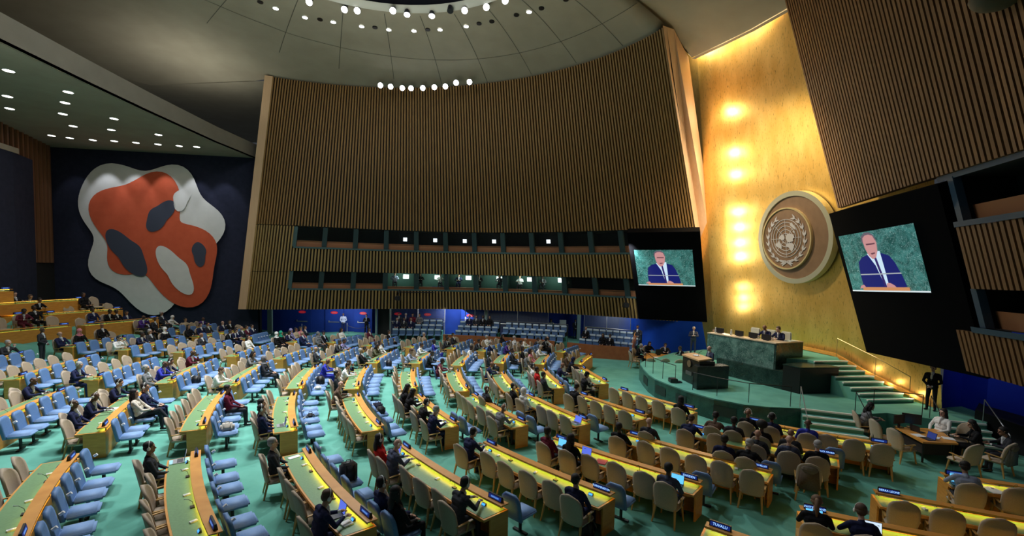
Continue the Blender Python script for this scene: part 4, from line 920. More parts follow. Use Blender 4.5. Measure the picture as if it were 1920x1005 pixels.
def chair_blue():
    P = []
    b = MB(); b.box((0, .16, .435), (.46, .50, .11)); P.append(('seat', b.mesh('seat', blueseat, bevel=.04, smooth=True)))
    b = MB(); NU, NV = 6, 8; F, K = [], []
    for j in range(NV+1):
        v = j/NV; half = .225 if v < .72 else .225*(1-.42*((v-.72)/.28)**2.2)
        for i_ in range(NU+1):
            x = (-1+2*i_/NU)*half; y = -.10-.12*v; F.append((x, y+.035, .38+.58*v)); K.append((x, y-.035, .38+.58*v))
    b.v = F+K; W_ = NU+1; o_ = len(F)
    for j in range(NV):
        for i_ in range(NU): a = j*W_+i_; b.f += [(a, a+1, a+W_+1, a+W_), (o_+a, o_+a+W_, o_+a+W_+1, o_+a+1)]
    edge = [i_ for i_ in range(W_)]+[j*W_+NU for j in range(1, NV+1)]+[NV*W_+i_ for i_ in range(NU-1, -1, -1)]+[j*W_ for j in range(NV-1, 0, -1)]
    for k in range(len(edge)): a, c = edge[k], edge[(k+1) % len(edge)]; b.f.append((c, a, o_+a, o_+c))
    b.m = [0]*len(b.f); P.append(('backrest', b.mesh('backrest', blue, smooth=True)))
    b = MB(); b.tube([(0, .12, .0), (0, .12, .39)], .035, n=8); b.box((0, .12, .02), (.36, .07, .035)); P.append(('pedestal', b.mesh('pedestal', darkmetal)))
    b = MB(); b.tube([(-.25, -.10, .70), (-.25, -.04, .74)], .03, n=8); P.append(('earpiece_holder', b.mesh('earpiece_holder', white)))
    return P
CB_, CU_ = chair_beige(), chair_blue()
for parts, k in ((CB_, (1.13, 1.08, 1.10)), (CU_, (1.12, 1.08, 1.06))):
    for nm, me in parts: me.transform(Matrix.Diagonal((*k, 1)))
def place(parts, name, x, y, ang, label, cat, group, z=None):
    # ang: facing direction
    z = floor_z(x, y) if z is None else z
    t = thing(name, label, cat, (x, y, z), ang-math.pi/2, group)
    prev = {}
    for nm, me in parts: prev[nm] = obj(nm, me, prev['backrest'] if nm in ('earpiece_holder', 'headrest') else t)
    return t
# ------------------------------------------------------------------ people
import itertools
SK = [(.62, .38, .29), (.46, .26, .17), (.27, .135, .08), (.09, .045, .028)]
skins = [mat('skin tone %s' % 'abcd'[k], c, .5) for k, c in enumerate(SK)]
CL = dict(navy=(.012, .016, .055), charcoal=(.03, .032, .04), black=(.008, .008, .01), grey=(.16, .16, .17), white=(.72, .72, .70), cream=(.55, .50, .42), beige=(.42, .34, .24), brown=(.10, .06, .04), maroon=(.10, .015, .03), burgundy=(.13, .012, .03), blue=(.03, .04, .36),
          purple=(.07, .03, .20), lilac=(.28, .26, .48), red=(.55, .02, .02), teal=(.10, .20, .20), olive=(.10, .10, .06), pink=(.60, .22, .28), slate=(.055, .065, .11), steel=(.30, .34, .46), green=(.02, .30, .18))
def cloth(c): return mat('cloth '+c, CL[c], .8, noise=.4, nscale=40, col2=tuple(min(1, v*1.25) for v in CL[c]), spec=.2)
HC = dict(s=(.012, .009, .008), g=(.38, .37, .36), n=(.09, .05, .03), f=(.14, .11, .09), l=(.012, .009, .01), a=(.01, .008, .007), p=(.16, .09, .05), c=(.02, .02, .03))
def prims_mesh(name, prims, voxel, mats, smooth_it=3):
    """prims: ('e',c,r,mat,rot) or ('c',p,q,r0,r1,mat); remeshed into one continuous surface, materials by nearest primitive"""
    b = MB()
    for p in prims:
        if p[0] == 'e': b.ell(p[1], p[2], n=14)
        else:
            P_, Q_ = Vector(p[1]), Vector(p[2]); b.tube([P_, P_.lerp(Q_, .5), Q_], [p[3], (p[3]+p[4])/2, p[4]], n=10); b.ell(P_, (p[3],)*3, n=10); b.ell(Q_, (p[4],)*3, n=10)
    me = b.mesh(name, mats[0]); o = bpy.data.objects.new('tmp', me); C.objects.link(o)
    md = o.modifiers.new('r', 'REMESH'); md.mode = 'VOXEL'; md.voxel_size = voxel; md.use_smooth_shade = True
    s_ = o.modifiers.new('s', 'SMOOTH'); s_.iterations = smooth_it; s_.factor = .5
    dg = bpy.context.evaluated_depsgraph_get(); dg.update(); res = bpy.data.meshes.new_from_object(o.evaluated_get(dg)); res.name = name
    bpy.data.objects.remove(o)
    n = len(res.polygons); cen = np.zeros(n*3); res.polygons.foreach_get('center', cen); cen = cen.reshape(-1, 3); best = np.full(n, 1e9); idx = np.zeros(n, int)
    for p in prims:
        if p[0] == 'e': c, r = np.array(p[1]), np.array(p[2]); k = np.linalg.norm((cen-c)/r, axis=1); dist = (k-1)*r.min(); m = p[3]
        else:
            A, B = np.array(p[1]), np.array(p[2]); ab = B-A; tt = np.clip(((cen-A) @ ab)/max(ab @ ab, 1e-9), 0, 1); dist = np.linalg.norm(cen-(A+tt[:, None]*ab), axis=1)-(p[3]+(p[4]-p[3])*tt); m = p[5]
        dist = dist-(.004 if m >= 3 else 0); q = dist < best; best[q] = dist[q]; idx[q] = m
    res.materials.clear()
    for m in mats: res.materials.append(m)
    res.polygons.foreach_set('material_index', idx.astype(np.int32)); res.polygons.foreach_set('use_smooth', [True]*n); res.update(); return res
BM_ = [skins[0], cloth('navy'), cloth('charcoal'), mat('shirt white', (.7, .72, .75), .8), mat('tie dark', (.05, .02, .08), .6), mat('shoe black', (.01, .01, .01), .35), mat('eye dark', (.02, .015, .01), .4), mat('lip', (.35, .13, .11), .5)]
def head_prims(H):
    """H: matrix from head-local to body space"""
    def P(v): return tuple(H @ Vector(v))
    return [('c', P((0, -.012, .03)), P((0, .012, .03)), .078, .078, 0), ('c', P((0, -.025, .01)), P((0, .02, -.035)), .072, .062, 0), ('c', P((0, .045, -.06)), P((0, .062, -.075)), .042, .036, 0), ('c', P((0, .083, .005)), P((0, .104, -.022)), .010, .014, 0),
            ('c', P((-.07, -.005, -.01)), P((-.084, -.012, .012)), .014, .018, 0), ('c', P((.07, -.005, -.01)), P((.084, -.012, .012)), .014, .018, 0), ('c', P((-.036, .078, .012)), P((-.03, .08, .012)), .010, .010, 6), ('c', P((.03, .08, .012)), P((.036, .078, .012)), .010, .010, 6),
            ('c', P((-.016, .088, -.052)), P((.016, .088, -.052)), .009, .009, 7), ('c', P((-.045, .072, .034)), P((.045, .072, .034)), .014, .014, 0)]
def hand_prims(w, d, side, curl=.5, down=Vector((0, 0, -1))):
    w, d = Vector(w), Vector(d).normalized(); s_ = d.cross(down).normalized()*side; dn = down
    c = w+d*.045; out = [('c', tuple(w), tuple(w+d*.05), .026, .032, 0), ('c', tuple(c-s_*.018), tuple(c+s_*.02), .024, .022, 0)]
    for k, (o_, l_) in enumerate(((-.030, .062), (-.010, .074), (.011, .070), (.031, .056))):
        b_ = w+d*.08+s_*o_; m_ = b_+d*l_*.5+dn*l_*.15*curl*2; e_ = m_+d*l_*.35*(1-curl*.5)+dn*l_*.5*curl; out += [('c', tuple(b_), tuple(m_), .0105, .0095, 0), ('c', tuple(m_), tuple(e_), .0095, .008, 0)]
    b_ = w+d*.03-s_*.028; m_ = b_+d*.03-s_*.026+dn*.01; out += [('c', tuple(b_), tuple(m_), .013, .011, 0), ('c', tuple(m_), tuple(m_+d*.03), .011, .009, 0)]
    return out
def limb(a, b_, c, r, m): return [('c', a, b_, r[0], r[1], m), ('c', b_, c, r[1], r[2], m)]
def seated(lean, headpitch, arms, cross=False, headyaw=0, bulk=1.0):
    """lean: torso tilt in degrees forward; returns prims, head matrix"""
    hip = Vector((0, -.04, .54)); T = Matrix.Translation(hip) @ Matrix.Rotation(-R(lean), 4, 'X')
    Q = lambda x, y, z: tuple(T @ Vector((x, y, z)))
    p = [('e', (0, -.03, .55), (.175*bulk, .14, .12), 2), ('c', Q(-.05, 0, .08), Q(.05, 0, .08), .135*bulk, .135*bulk, 1), ('c', Q(-.06, 0, .22), Q(.06, 0, .22), .125*bulk, .125*bulk, 1), ('c', Q(-.085, -.005, .36), Q(.085, -.005, .36), .12, .12, 1), ('c', Q(-.15, -.01, .455), Q(.15, -.01, .455), .068, .068, 1), ('c', Q(0, -.02, .47), Q(0, -.005, .52), .07, .055, 1),
         ('c', Q(0, .0, .50), Q(0, .015, .60), .054, .050, 0), ('c', Q(0, .098, .44), Q(0, .122, .36), .032, .028, 3), ('c', Q(0, .055, .51), Q(0, .08, .47), .052, .038, 3), ('c', Q(0, .118, .46), Q(0, .145, .28), .012, .016, 4)]
    if not cross:
        for sx in (-1, 1): p += [('c', (sx*.09, -.02, .545), (sx*.13, .40, .52), .088, .062, 2), ('c', (sx*.13, .40, .52), (sx*.14, .42, .10), .060, .042, 2), ('c', (sx*.14, .40, .05), (sx*.15, .56, .035), .042, .034, 5)]
    else:
        p += [('c', (-.09, -.02, .545), (-.10, .42, .54), .088, .062, 2), ('c', (-.10, .42, .54), (-.10, .47, .10), .060, .042, 2), ('c', (-.10, .45, .05), (-.10, .61, .035), .042, .034, 5),
              ('c', (.09, -.02, .56), (-.04, .42, .66), .088, .062, 2), ('c', (-.04, .42, .66), (.02, .66, .36), .060, .040, 2), ('c', (.02, .67, .33), (.05, .80, .40), .040, .032, 5)]
    for sx, (el, wr, hd, cu) in zip((-1, 1), arms):
        sh = Q(sx*.195, -.01, .44); p += limb(sh, (sx*abs(el[0]), el[1], el[2]), (sx*wr[0], wr[1], wr[2]), (.058, .045, .033), 1)
        w_ = Vector((sx*wr[0], wr[1], wr[2])); h_ = Vector((sx*hd[0], hd[1], hd[2])).normalized(); p += [('c', tuple(w_), tuple(w_+h_*.02), .030, .030, 3)]; p += hand_prims(w_+h_*.02, h_, sx, cu)
    H = T @ Matrix.Translation((0, .03, .695)) @ Matrix.Scale(1.07, 4) @ Matrix.Rotation(R(lean)-R(headpitch), 4, 'X') @ Matrix.Rotation(R(headyaw), 4, 'Z')
    return p+head_prims(H), H
A_lap = (((.27, .02, .74), (.12, .24, .64), (-.4, .8, -.1), .5),)*2
A_desk = (((.30, .20, .80), (.13, .42, .80), (-.5, .8, 0), .4),)*2
A_type = (((.27, .16, .78), (.12, .38, .81), (-.25, 1, 0), .5),)*2
A_face = (((.26, .28, .82), (.10, .30, 1.03), (-.1, .1, 1), .7), ((.28, .2, .80), (.06, .36, .79), (-.8, .6, 0), .5))
A_cross = (((.25, .05, .76), (.0, .22, .73), (-.9, .5, 0), .6), ((.25, .07, .74), (.02, .25, .70), (-.9, .4, 0), .6))
POSES = {1: seated(-6, 4, A_lap), 2: seated(16, 18, A_desk), 3: seated(-12, -2, A_cross, True), 4: seated(12, 22, A_type), 5: seated(14, 10, A_face)}
def standing(arms, lean=0, headpitch=0, legs=1):
    T = Matrix.Translation((0, 0, .95)) @ Matrix.Rotation(-R(lean), 4, 'X'); Q = lambda x, y, z: tuple(T @ Vector((x, y, z)))
    p = [('c', Q(-.07, 0, .0), Q(.07, 0, .0), .125, .125, 1), ('c', Q(-.05, 0, .16), Q(.05, 0, .16), .122, .122, 1), ('c', Q(-.085, 0, .34), Q(.085, 0, .34), .125, .125, 1), ('c', Q(-.155, -.01, .45), Q(.155, -.01, .45), .068, .068, 1), ('c', Q(0, -.02, .46), Q(0, 0, .52), .07, .055, 1),
         ('c', Q(0, 0, .50), Q(0, .015, .60), .054, .05, 0), ('c', Q(0, .10, .44), Q(0, .128, .30), .034, .024, 3), ('c', Q(0, .055, .51), Q(0, .08, .47), .052, .038, 3), ('c', Q(0, .118, .46), Q(0, .14, .24), .012, .016, 4)]
    for sx in (-1, 1): p += [('c', (sx*.09, 0, .92), (sx*.11, .01, .50), .09, .062, 2), ('c', (sx*.11, .01, .50), (sx*.12, -.01, .09), .060, .044, 2), ('c', (sx*.12, -.03, .045), (sx*.14, .14, .035), .045, .034, 5)]
    for sx, (el, wr, hd, cu) in zip((-1, 1), arms):
        sh = Q(sx*.20, -.01, .44); p += limb(sh, (sx*el[0], el[1], el[2]), (sx*wr[0], wr[1], wr[2]), (.06, .047, .035), 1)
        w_ = Vector((sx*wr[0], wr[1], wr[2])); h_ = Vector((sx*hd[0], hd[1], hd[2])).normalized(); p += [('c', tuple(w_), tuple(w_+h_*.02), .031, .031, 3)]; p += hand_prims(w_+h_*.02, h_, sx, cu)
    H = T @ Matrix.Translation((0, .03, .695)) @ Matrix.Scale(1.07, 4) @ Matrix.Rotation(R(lean)-R(headpitch), 4, 'X'); return p+head_prims(H), H
POSES[6] = standing((((.27, .02, 1.12), (.07, .19, .97), (-.8, .4, -.3), .6),)*2)
POSES[7] = standing((((.27, .10, 1.14), (.20, .36, 1.16), (-.2, 1, -.1), .4),)*2, 8, 25)
POSES[8] = standing((((.27, .06, 1.16), (.08, .22, 1.20), (-.7, .6, .2), .6),)*2, 0, 12)
BODY = {k: prims_mesh('person_body', p, .0095, BM_) for k, (p, H) in POSES.items()}
HEADM = {}
for k, (p, H) in POSES.items():
    S_ = Matrix.Scale(1.11 if k <= 5 else 1.03, 4); BODY[k].transform(S_); HEADM[k] = S_ @ H
def hair_mesh(kind):
    b = MB(); e = b.ell
    if kind in 'sgnfc' and kind != 'f': e((0, -.022, .052), (.087, .092, .078), n=14); e((0, -.045, .0), (.082, .062, .075), n=12); e((-.072, .0, .03), (.016, .03, .035)); e((.072, .0, .03), (.016, .03, .035))
    if kind == 'f': e((0, -.048, .0), (.082, .058, .055), n=12); e((-.076, -.012, .02), (.012, .04, .03)); e((.076, -.012, .02), (.012, .04, .03))
    if kind == 'c': e((0, -.01, .085), (.092, .1, .055), n=14); b.box((0, .11, .062), (.13, .09, .012))
    if kind == 'l': e((0, -.022, .052), (.09, .094, .08), n=14); e((0, -.055, -.03), (.088, .06, .11), n=12); e((0, -.085, -.15), (.085, .045, .13), n=12); e((-.078, -.01, -.05), (.022, .045, .12)); e((.078, -.01, -.05), (.022, .045, .12))
    if kind == 'p': e((0, -.022, .052), (.087, .092, .078), n=14); e((0, -.045, .0), (.08, .06, .07), n=12); b.tube([(0, -.1, .05), (0, -.16, .02), (0, -.15, -.12), (0, -.13, -.24)], [.03, .04, .035, .012], n=8)
    if kind == 'a': e((0, -.03, .06), (.14, .125, .125), n=16)
    if kind == 'w': e((0, -.018, .03), (.098, .10, .115), n=16); e((0, -.005, -.10), (.088, .085, .075), n=14); e((0, .0, -.19), (.15, .12, .07), n=14)
    return b.mesh('hair', mat('hair '+kind, HC.get(kind, (.5, .5, .5)), .7), smooth=True)
HAIR = {k: hair_mesh(k) for k in 'sgnflapcw'}
b = MB(); b.tube([(.092*math.cos(R(q)), -.01, .02+.115*math.sin(R(q))) for q in range(0, 181, 15)], .007, n=6); headband = b
for sx in (-1, 1): headband.ell((sx*.097, -.008, -.005), (.018, .032, .038), n=10)
HPH = headband.mesh('headphones', white, smooth=True)
SKN = ['pale skin', 'light brown skin', 'brown skin', 'dark skin']
HN = dict(s='dark hair', g='grey hair', b='shaven head', n='brown hair', f='receding hair', l='long dark hair', p='ponytail', a='big round dark hair', c='cap')
TN = {'charcoal': 'charcoal suit', 'navy': 'navy suit', 'black': 'black jacket', 'slate': 'slate suit', 'grey': 'grey jacket', 'blue': 'bright blue suit', 'maroon': 'maroon jacket', 'burgundy': 'burgundy top', 'white': 'white top', 'brown': 'brown jacket', 'red': 'red jacket'}
def person(x, y, z, ang, pose, hair, skin, top, hp, label, cat='person', shirt=None, tie=None, legs=None, group=None):
    o = obj('person', BODY[pose], None, (x, y, z), ang-math.pi/2); tag(o, label, cat, group)
    def sl(i, m): o.material_slots[i].link = 'OBJECT'; o.material_slots[i].material = m
    sl(0, skins[skin]); sl(1, cloth(top)); sl(2, cloth(legs or ('charcoal' if top in ('white', 'cream', 'beige', 'lilac', 'pink', 'red', 'steel', 'purple', 'teal', 'olive', 'grey', 'burgundy') else top)))
    h0, _, h1 = hair.partition(':')
    if top in ('white', 'cream', 'beige', 'lilac', 'pink', 'steel', 'red', 'burgundy', 'olive') or h0 in 'wl': sl(3, cloth(top)); sl(4, cloth(top))
    elif tie: sl(4, mat('tie '+tie, CL[tie], .6))
    if h0 != 'b':
        h = obj('headscarf' if h0 == 'w' else 'cap' if h0 == 'c' else 'hair', HAIR[h0], o); h.matrix_local = HEADM[pose]
        if h0 in 'wc': h.material_slots[0].link = 'OBJECT'; h.material_slots[0].material = cloth(h1)
    if hp: h = obj('headphones', HPH, o); h.matrix_local = HEADM[pose]
    return o
def hairname(h):
    h0, _, h1 = h.partition(':'); return '%s headscarf' % h1 if h0 == 'w' else '%s cap' % h1 if h0 == 'c' else HN[h0]
# assign people and chairs to the desks
seat_people = {}; free_people = []
for ln_ in PEOPLE.split('\n'):
    di, kd, t, hair, sk, top, pose, hp = ln_.split(','); di, kd = int(di), int(kd)
    rec = (hair, int(sk), top, int(pose), int(hp))
    if kd >= 2: x, y = t.split('/'); free_people.append((di, kd-2, float(x), float(y), rec))
    else: seat_people.setdefault((di, kd), []).append([float(t), rec])
PN = ['far end', 'second from far end', 'third from far end', 'middle', 'third from near end', 'second from near end', 'near end', 'near end']
cnt = {}
def posname(k, n):
    if k == 0: return 'far-end'
    if k == n-1: return 'near-end'
    return '%s-from-far' % ORD[k] if k < n/2 else '%s-from-near' % ORD[n-1-k]
NBLUE = {}
def blue_count(d):
    n, bl = d['n'], d['bl']
    if bl == 'd': return {1: 0, 2: 0, 3: 1, 4: 2, 5: 2}.get(n, 6)
    if bl == 'e': return {1: 0, 2: 1, 3: 1, 4: 1, 5: 1, 6: 1}.get(n, 6)
    if bl == 'f': return 0
    if bl == 'c': return 0 if n == 1 else 6
    if bl in 'abz': return 0 if n == 1 else 5
    return 5
occupied = []
for i, d in enumerate(DD):
    for kd in (0, 1):
        L = d['L']
        if kd == 0: n = max(3, int(round(L/.72))); sl_ = [(.5+k)*L/n for k in range(n)]
        else:
            n = blue_count(d) if not d['tier'] else 0
            if n >= 5: sl_ = [.3+(L-.6)*k/(n-1) for k in range(n)]
            else: sl_ = [L-.12-.62*k for k in range(n)][::-1]
        ppl = sorted(seat_people.get((i, kd), []), key=lambda q: q[0]); ts = [q[0]*L for q in ppl]
        for k in range(1, len(ts)):
            if ts[k]-ts[k-1] < .58: ts[k] = ts[k-1]+.58
        keep = [(s_, None) for s_ in sl_ if all(abs(s_-t) > .50 for t in ts)]; allp = sorted(keep+[(t, q[1]) for t, q in zip(ts, ppl)], key=lambda q: q[0]); N = len(allp)
        for k, (t, rec) in enumerate(allp):
            s_ = -.86 if kd == 0 else .40
            if kd == 0 and rec is None: s_ = -.56-random.random()*.10
            x, y, _ = dpt(d, t, s_, 0); a = face(d, t)+(0 if kd else random.uniform(-.10, .10))
            wh = posname(k, N); state = 'occupied' if rec else 'empty'
            if kd == 0: place(CB_, 'delegate_chair', x, y, a, '%s beige chair, %s seat, %s' % (state, wh, d['name']), 'chair', 'beige delegate chairs')
            else: place(CU_, 'adviser_chair', x, y, a, '%s blue chair, %s seat, %s' % (state, wh, d['name']), 'chair', 'blue adviser chairs')
            occupied.append((x, y))
            if rec:
                hair, sk, top, pose, hp = rec; off = 0 if kd == 0 else .06
                person(x+math.cos(a)*off, y+math.sin(a)*off, floor_z(x, y)-.01, a, pose, hair, sk, top, hp, 'person in %s, %s%s, %s seat, %s' % (TN.get(top, top+' top'), hairname(hair), ', headphones' if hp else '', wh+(' blue' if kd else ''), d['name']), tie=random.choice(['navy', 'maroon', 'blue', 'grey']), group=None)
for (di, kd, x, y, (hair, sk, top, pose, hp)) in free_people:
    d = DD[di]; a = math.atan2(d['nn'].y, d['nn'].x)+random.uniform(-.05, .05)
    for _ in range(3):
        for (ox, oy) in occupied:
            q = math.hypot(x-ox, y-oy)
            if q < .62: x += (x-ox)/max(q, .01)*(.62-q); y += (y-oy)/max(q, .01)*(.62-q)
    occupied.append((x, y)); k = cnt.get(di, 0); cnt[di] = k+1
    place(CB_ if kd == 0 else CU_, 'delegate_chair' if kd == 0 else 'adviser_chair', x, y, a, 'occupied %s chair, %s pulled-back seat, %s' % ('blue' if kd else 'beige', ORD[k], d['name']), 'chair', 'blue adviser chairs' if kd else 'beige delegate chairs')
    person(x, y, floor_z(x, y)-.01, a, pose, hair, sk, top, hp, 'person in %s, %s%s, sitting pulled back, %s' % (TN.get(top, top+' top'), hairname(hair), ', headphones' if hp else '', d['name']), tie=random.choice(['navy', 'maroon', 'blue', 'grey']))
# ------------------------------------------------------------------ things on the desks
plate_lit = mat('plate display', (.01, .02, .1), emit=.5, ecol=(.008, .03, .25)); letter = mat('plate lettering', (.3, .6, 1), emit=1.3, ecol=(.35, .62, 1))
def text_mesh(s, size):
    cu = bpy.data.curves.new('lettering', 'FONT'); cu.body = s; cu.size = size; cu.align_x = 'CENTER'; cu.align_y = 'CENTER'; cu.extrude = .001; cu.resolution_u = 2
    o = bpy.data.objects.new('tmp', cu); C.objects.link(o); bpy.context.view_layer.update(); me = bpy.data.meshes.new_from_object(o); bpy.data.objects.remove(o); me.materials.clear(); me.materials.append(letter); return me
b = MB(); b.hexa([(-.21, -.035, 0), (.21, -.035, 0), (.21, .045, 0), (-.21, .045, 0), (-.21, -.012, .115), (.21, -.012, .115), (.21, .022, .115), (-.21, .022, .115)]); PL = b.mesh('housing', black)
b = MB(); b.quad((-.19, -.0335, .018), (.19, -.0335, .018), (.19, -.0172, .1), (-.19, -.0172, .1)); PD = b.mesh('display', plate_lit)
b = MB(); b.quad((.19, .0445, .018), (-.19, .0445, .018), (-.19, .0283, .1), (.19, .0283, .1)); PD2 = b.mesh('display', plate_lit)
b = MB(); b.quad((-.12, -.0325, .042), (.12, -.0325, .042), (.12, -.0235, .076), (-.12, -.0235, .076)); b.quad((.12, .0435, .042), (-.12, .0435, .042), (-.12, .0345, .076), (.12, .0345, .076)); PT = b.mesh('lit_name_band', mat('blurred lit name', (.1, .25, .7), emit=.6, ecol=(.13, .30, .80)))
NAMES = {('e', 5, 1): 'TURKMENISTAN', ('e', 4, 1): 'SWEDEN', ('e', 3, 1): 'SEYCHELLES', ('e', 2, 1): 'SAUDI ARABIA', ('f', 4, 0): 'TUVALU', ('f', 3, 0): 'SWITZERLAND', ('f', 2, 0): 'SIERRA LEONE'}
TM = {v: text_mesh(v, .062 if len(v) > 8 else .075) for v in NAMES.values()}
b = MB(); b.hexa([(-.06, -.03, 0), (.06, -.03, 0), (.06, .03, 0), (-.06, .03, 0), (-.06, .0, .05), (.06, .0, .05), (.06, .03, .05), (-.06, .03, .05)]); VB = b.mesh('body', black)
b = MB(); b.quad((-.05, -.0275, .008), (.05, -.0275, .008), (.05, -.004, .046), (-.05, -.004, .046)); VS = b.mesh('lit_panel', mat('voting panel glow', (.05, .3, .9), emit=1.6, ecol=(.05, .3, .95)))
b = MB(); b.box((0, 0, .012), (.11, .08, .024)); MBs = b.mesh('base', black); b = MB(); b.tube([(0, .02, .02), (0, .0, .12), (0, -.07, .19), (0, -.14, .21)], [.005, .005, .005, .009], n=5); MN = b.mesh('gooseneck', black)
b = MB(); b.box((0, 0, .014), (.13, .07, .028)); b.ell((0, 0, .026), (.05, .03, .012)); EP = b.mesh('earpiece_case', white, smooth=False)
END = ['far', 'near']
for i, d in enumerate(DD):
    L, z = d['L'], d['z']; small = d['bl'] in 'az' or d['tier']
    for e, t in ((0, .32), (1, L-.32)):
        x, y, _ = dpt(d, t, -.05, 0); a = face(d, t)
        pl = thing('name_plate', 'blue-lit name plate, %s end of ledge, %s' % (END[e], d['name']), 'name plate', (x, y, z+.872), a-math.pi/2, 'lit name plates')
        hs_ = obj('housing', PL, pl); obj('display', PD, hs_); obj('display', PD2, hs_); nm = NAMES.get((d['bl'], d['n'], e))
        if nm:
            o = obj('lettering', TM[nm], hs_); o.matrix_local = Matrix.Translation((0, -.0285, .059)) @ Matrix.Rotation(R(79), 4, 'X')
            pl['label'] = 'black name plate reading %s, %s' % (nm, d['name'])
        else: obj('lit_name_band', PT, hs_)
        if small: continue
        x, y, _ = dpt(d, t+(.16 if e == 0 else -.16), -.24, 0); v = thing('voting_unit', 'small lit blue voting unit, %s end of desk, %s' % (END[e], d['name']), 'voting unit', (x, y, z+.746), a-math.pi/2, 'blue voting units'); obj('body', VB, v); obj('lit_panel', VS, v)
    if small: continue
    for e, t in ((0, L*.30), (1, L*.66)):
        x, y, _ = dpt(d, t, -.22, 0); mk = thing('desk_microphone', 'black gooseneck microphone, %s half of desk, %s' % (END[e], d['name']), 'microphone', (x, y, z+.746), face(d, t)-math.pi/2, 'desk microphones'); obj('base', MBs, mk); obj('gooseneck', MN, mk)
    for e, t in ((0, L*.2), (1, L*.52), (2, L*.8)):
        if d['bl'] == 'b' and e == 1: continue
        x, y, _ = dpt(d, t, -.27, 0); tag(obj('earpiece_case', EP, None, (x, y, z+.746), face(d, t)+.3), 'white earpiece case, %s of desk, %s' % (('far third', 'middle', 'near third')[e], d['name']), 'earpiece', 'white earpiece cases')
def near_desk(x, y):
    best = None
    for d in DD:
        p = Vector((x, y))-d['A']; t = p.dot(d['u']); s_ = p.dot(d['nn']); e = abs(s_+.35)+max(0, -t, t-d['L'])
        if best is None or e < best[0]: best = (e, d, min(max(t, .25), d['L']-.25))
    return best[1], best[2]
scr = {'cyan': mat('laptop cyan screen', (.1, .5, .8), emit=1.1, ecol=(.12, .50, .85)), 'blue': mat('laptop blue screen', (.1, .15, .7), emit=.9, ecol=(.10, .16, .75)), 'white': mat('laptop white screen', (.7, .8, .9), emit=1.0, ecol=(.6, .75, .9)), 'off': mat('laptop dim screen', (.02, .03, .12), emit=.4, ecol=(.02, .05, .3))}
def laptop(x, y, c, bodyc, label, z=None, ang=None, s=-.42):
    if z is None:
        d, t = near_desk(x, y); x, y, _ = dpt(d, t, s, 0); z = d['z']+.747; ang = face(d, t); label += ', '+d['name']
    m = steel if bodyc == 'silver' else black; t_ = thing('laptop', label, 'laptop', (x, y, z), ang-math.pi/2)
    b = MB(); b.box((0, -.0, .009), (.33, .23, .018)); bs_ = obj('base', b.mesh('base', m), t_); b = MB(); b.quad((-.14, -.03, .0195), (.14, -.03, .0195), (.14, .09, .0195), (-.14, .09, .0195)); obj('keyboard', b.mesh('keyboard', mat('keyboard keys', (.05, .05, .055))), bs_)
    b = MB(); b.hexa([(-.165, .112, .018), (.165, .112, .018), (.165, .122, .018), (-.165, .122, .018), (-.165, .16, .235), (.165, .16, .235), (.165, .17, .235), (-.165, .17, .235)]); ld_ = obj('lid', b.mesh('lid', m), t_)
    b = MB(); b.quad((-.155, .1125, .028), (.155, .1125, .028), (.155, .157, .228), (-.155, .157, .228)); obj('screen', b.mesh('screen', scr[c]), ld_); return t_
laptop(-8.47, 11.8, 'off', 'silver', 'open grey laptop with dim screen beside cyan papers'); laptop(-7.24, 14.34, 'off', 'silver', 'open silver laptop at the near end before two men in suits')
laptop(-3.05, 9.46, 'blue', 'dark', 'black laptop with violet-blue screen before the curly-haired man'); laptop(-3.11, 12.9, 'blue', 'silver', 'silver laptop with blue screen before the woman in red')
laptop(1.61, 13.55, 'cyan', 'silver', 'silver laptop with bright cyan screen, the farther of two'); laptop(2.24, 12.93, 'blue', 'silver', 'silver laptop showing a dark blue page'); laptop(4.35, 11.3, 'cyan', 'dark', 'laptop with cyan screen at the near end')
laptop(6.75, 9.75, 'cyan', 'dark', 'laptop with bright cyan screen before the ponytailed woman'); laptop(7.7, 9.35, 'white', 'dark', 'laptop with white page open before the man in navy'); laptop(11.9, 11.9, 'cyan', 'dark', 'laptop with pale blue spreadsheet before the person in grey-blue shirt')
laptop(11.6, 9.7, 'off', 'dark', 'open laptop with dark blue screen by the right frame edge'); laptop(2.5, 15.9, 'blue', 'silver', 'silver laptop with blue screen at the near end')
def dpaper(x, y, label, m=paper, w=.21, h=.3, s=-.4, nm='paper_sheets', cat='paper', th=.012):
    d, t = near_desk(x, y); x, y, _ = dpt(d, t, s, 0); return papers(x, y, d['z']+.747, face(d, t)+random.uniform(-.5, .5), m, w, h, label+', '+d['name'], th, nm=nm, cat=cat)
dpaper(-8.34, 11.35, 'spread of pale cyan papers', mat('cyan paper', (.35, .68, .75)), .42, .3); dpaper(-3.3, 17.6, 'pair of white sheets spread before people in black', w=.45)
dpaper(3.39, 18.91, 'open white papers before the man in dark suit', w=.4); dpaper(2.63, 12.51, 'red folder lying shut', mat('red folder', (.45, .02, .04)), .33, .28, nm='folder', cat='folder', th=.02); dpaper(3.83, 24.77, 'white sheet'); dpaper(-6.49, 12.3, 'white note beside a black phone', w=.3, h=.15)
dpaper(-2.65, 12.15, 'grey closed tablet lying flat', mat('tablet grey', (.35, .37, .40)), .36, .26, nm='tablet', cat='tablet'); dpaper(12.4, 11.3, 'white printed sheets beside the grey-blue shirt', w=.45); dpaper(-.71, 13.0, 'white sheet at the far end')
dpaper(-.09, 15.83, 'white pages under the hands of the masked person'); dpaper(-2.37, 15.28, 'crumpled white notes at the near end'); dpaper(-15.24, 22.12, 'white pages before the white blouse'); dpaper(-13.35, 23.2, 'white page before the grey jacket'); dpaper(-13.74, 14.71, 'large white sheets near the aisle end', w=.4)
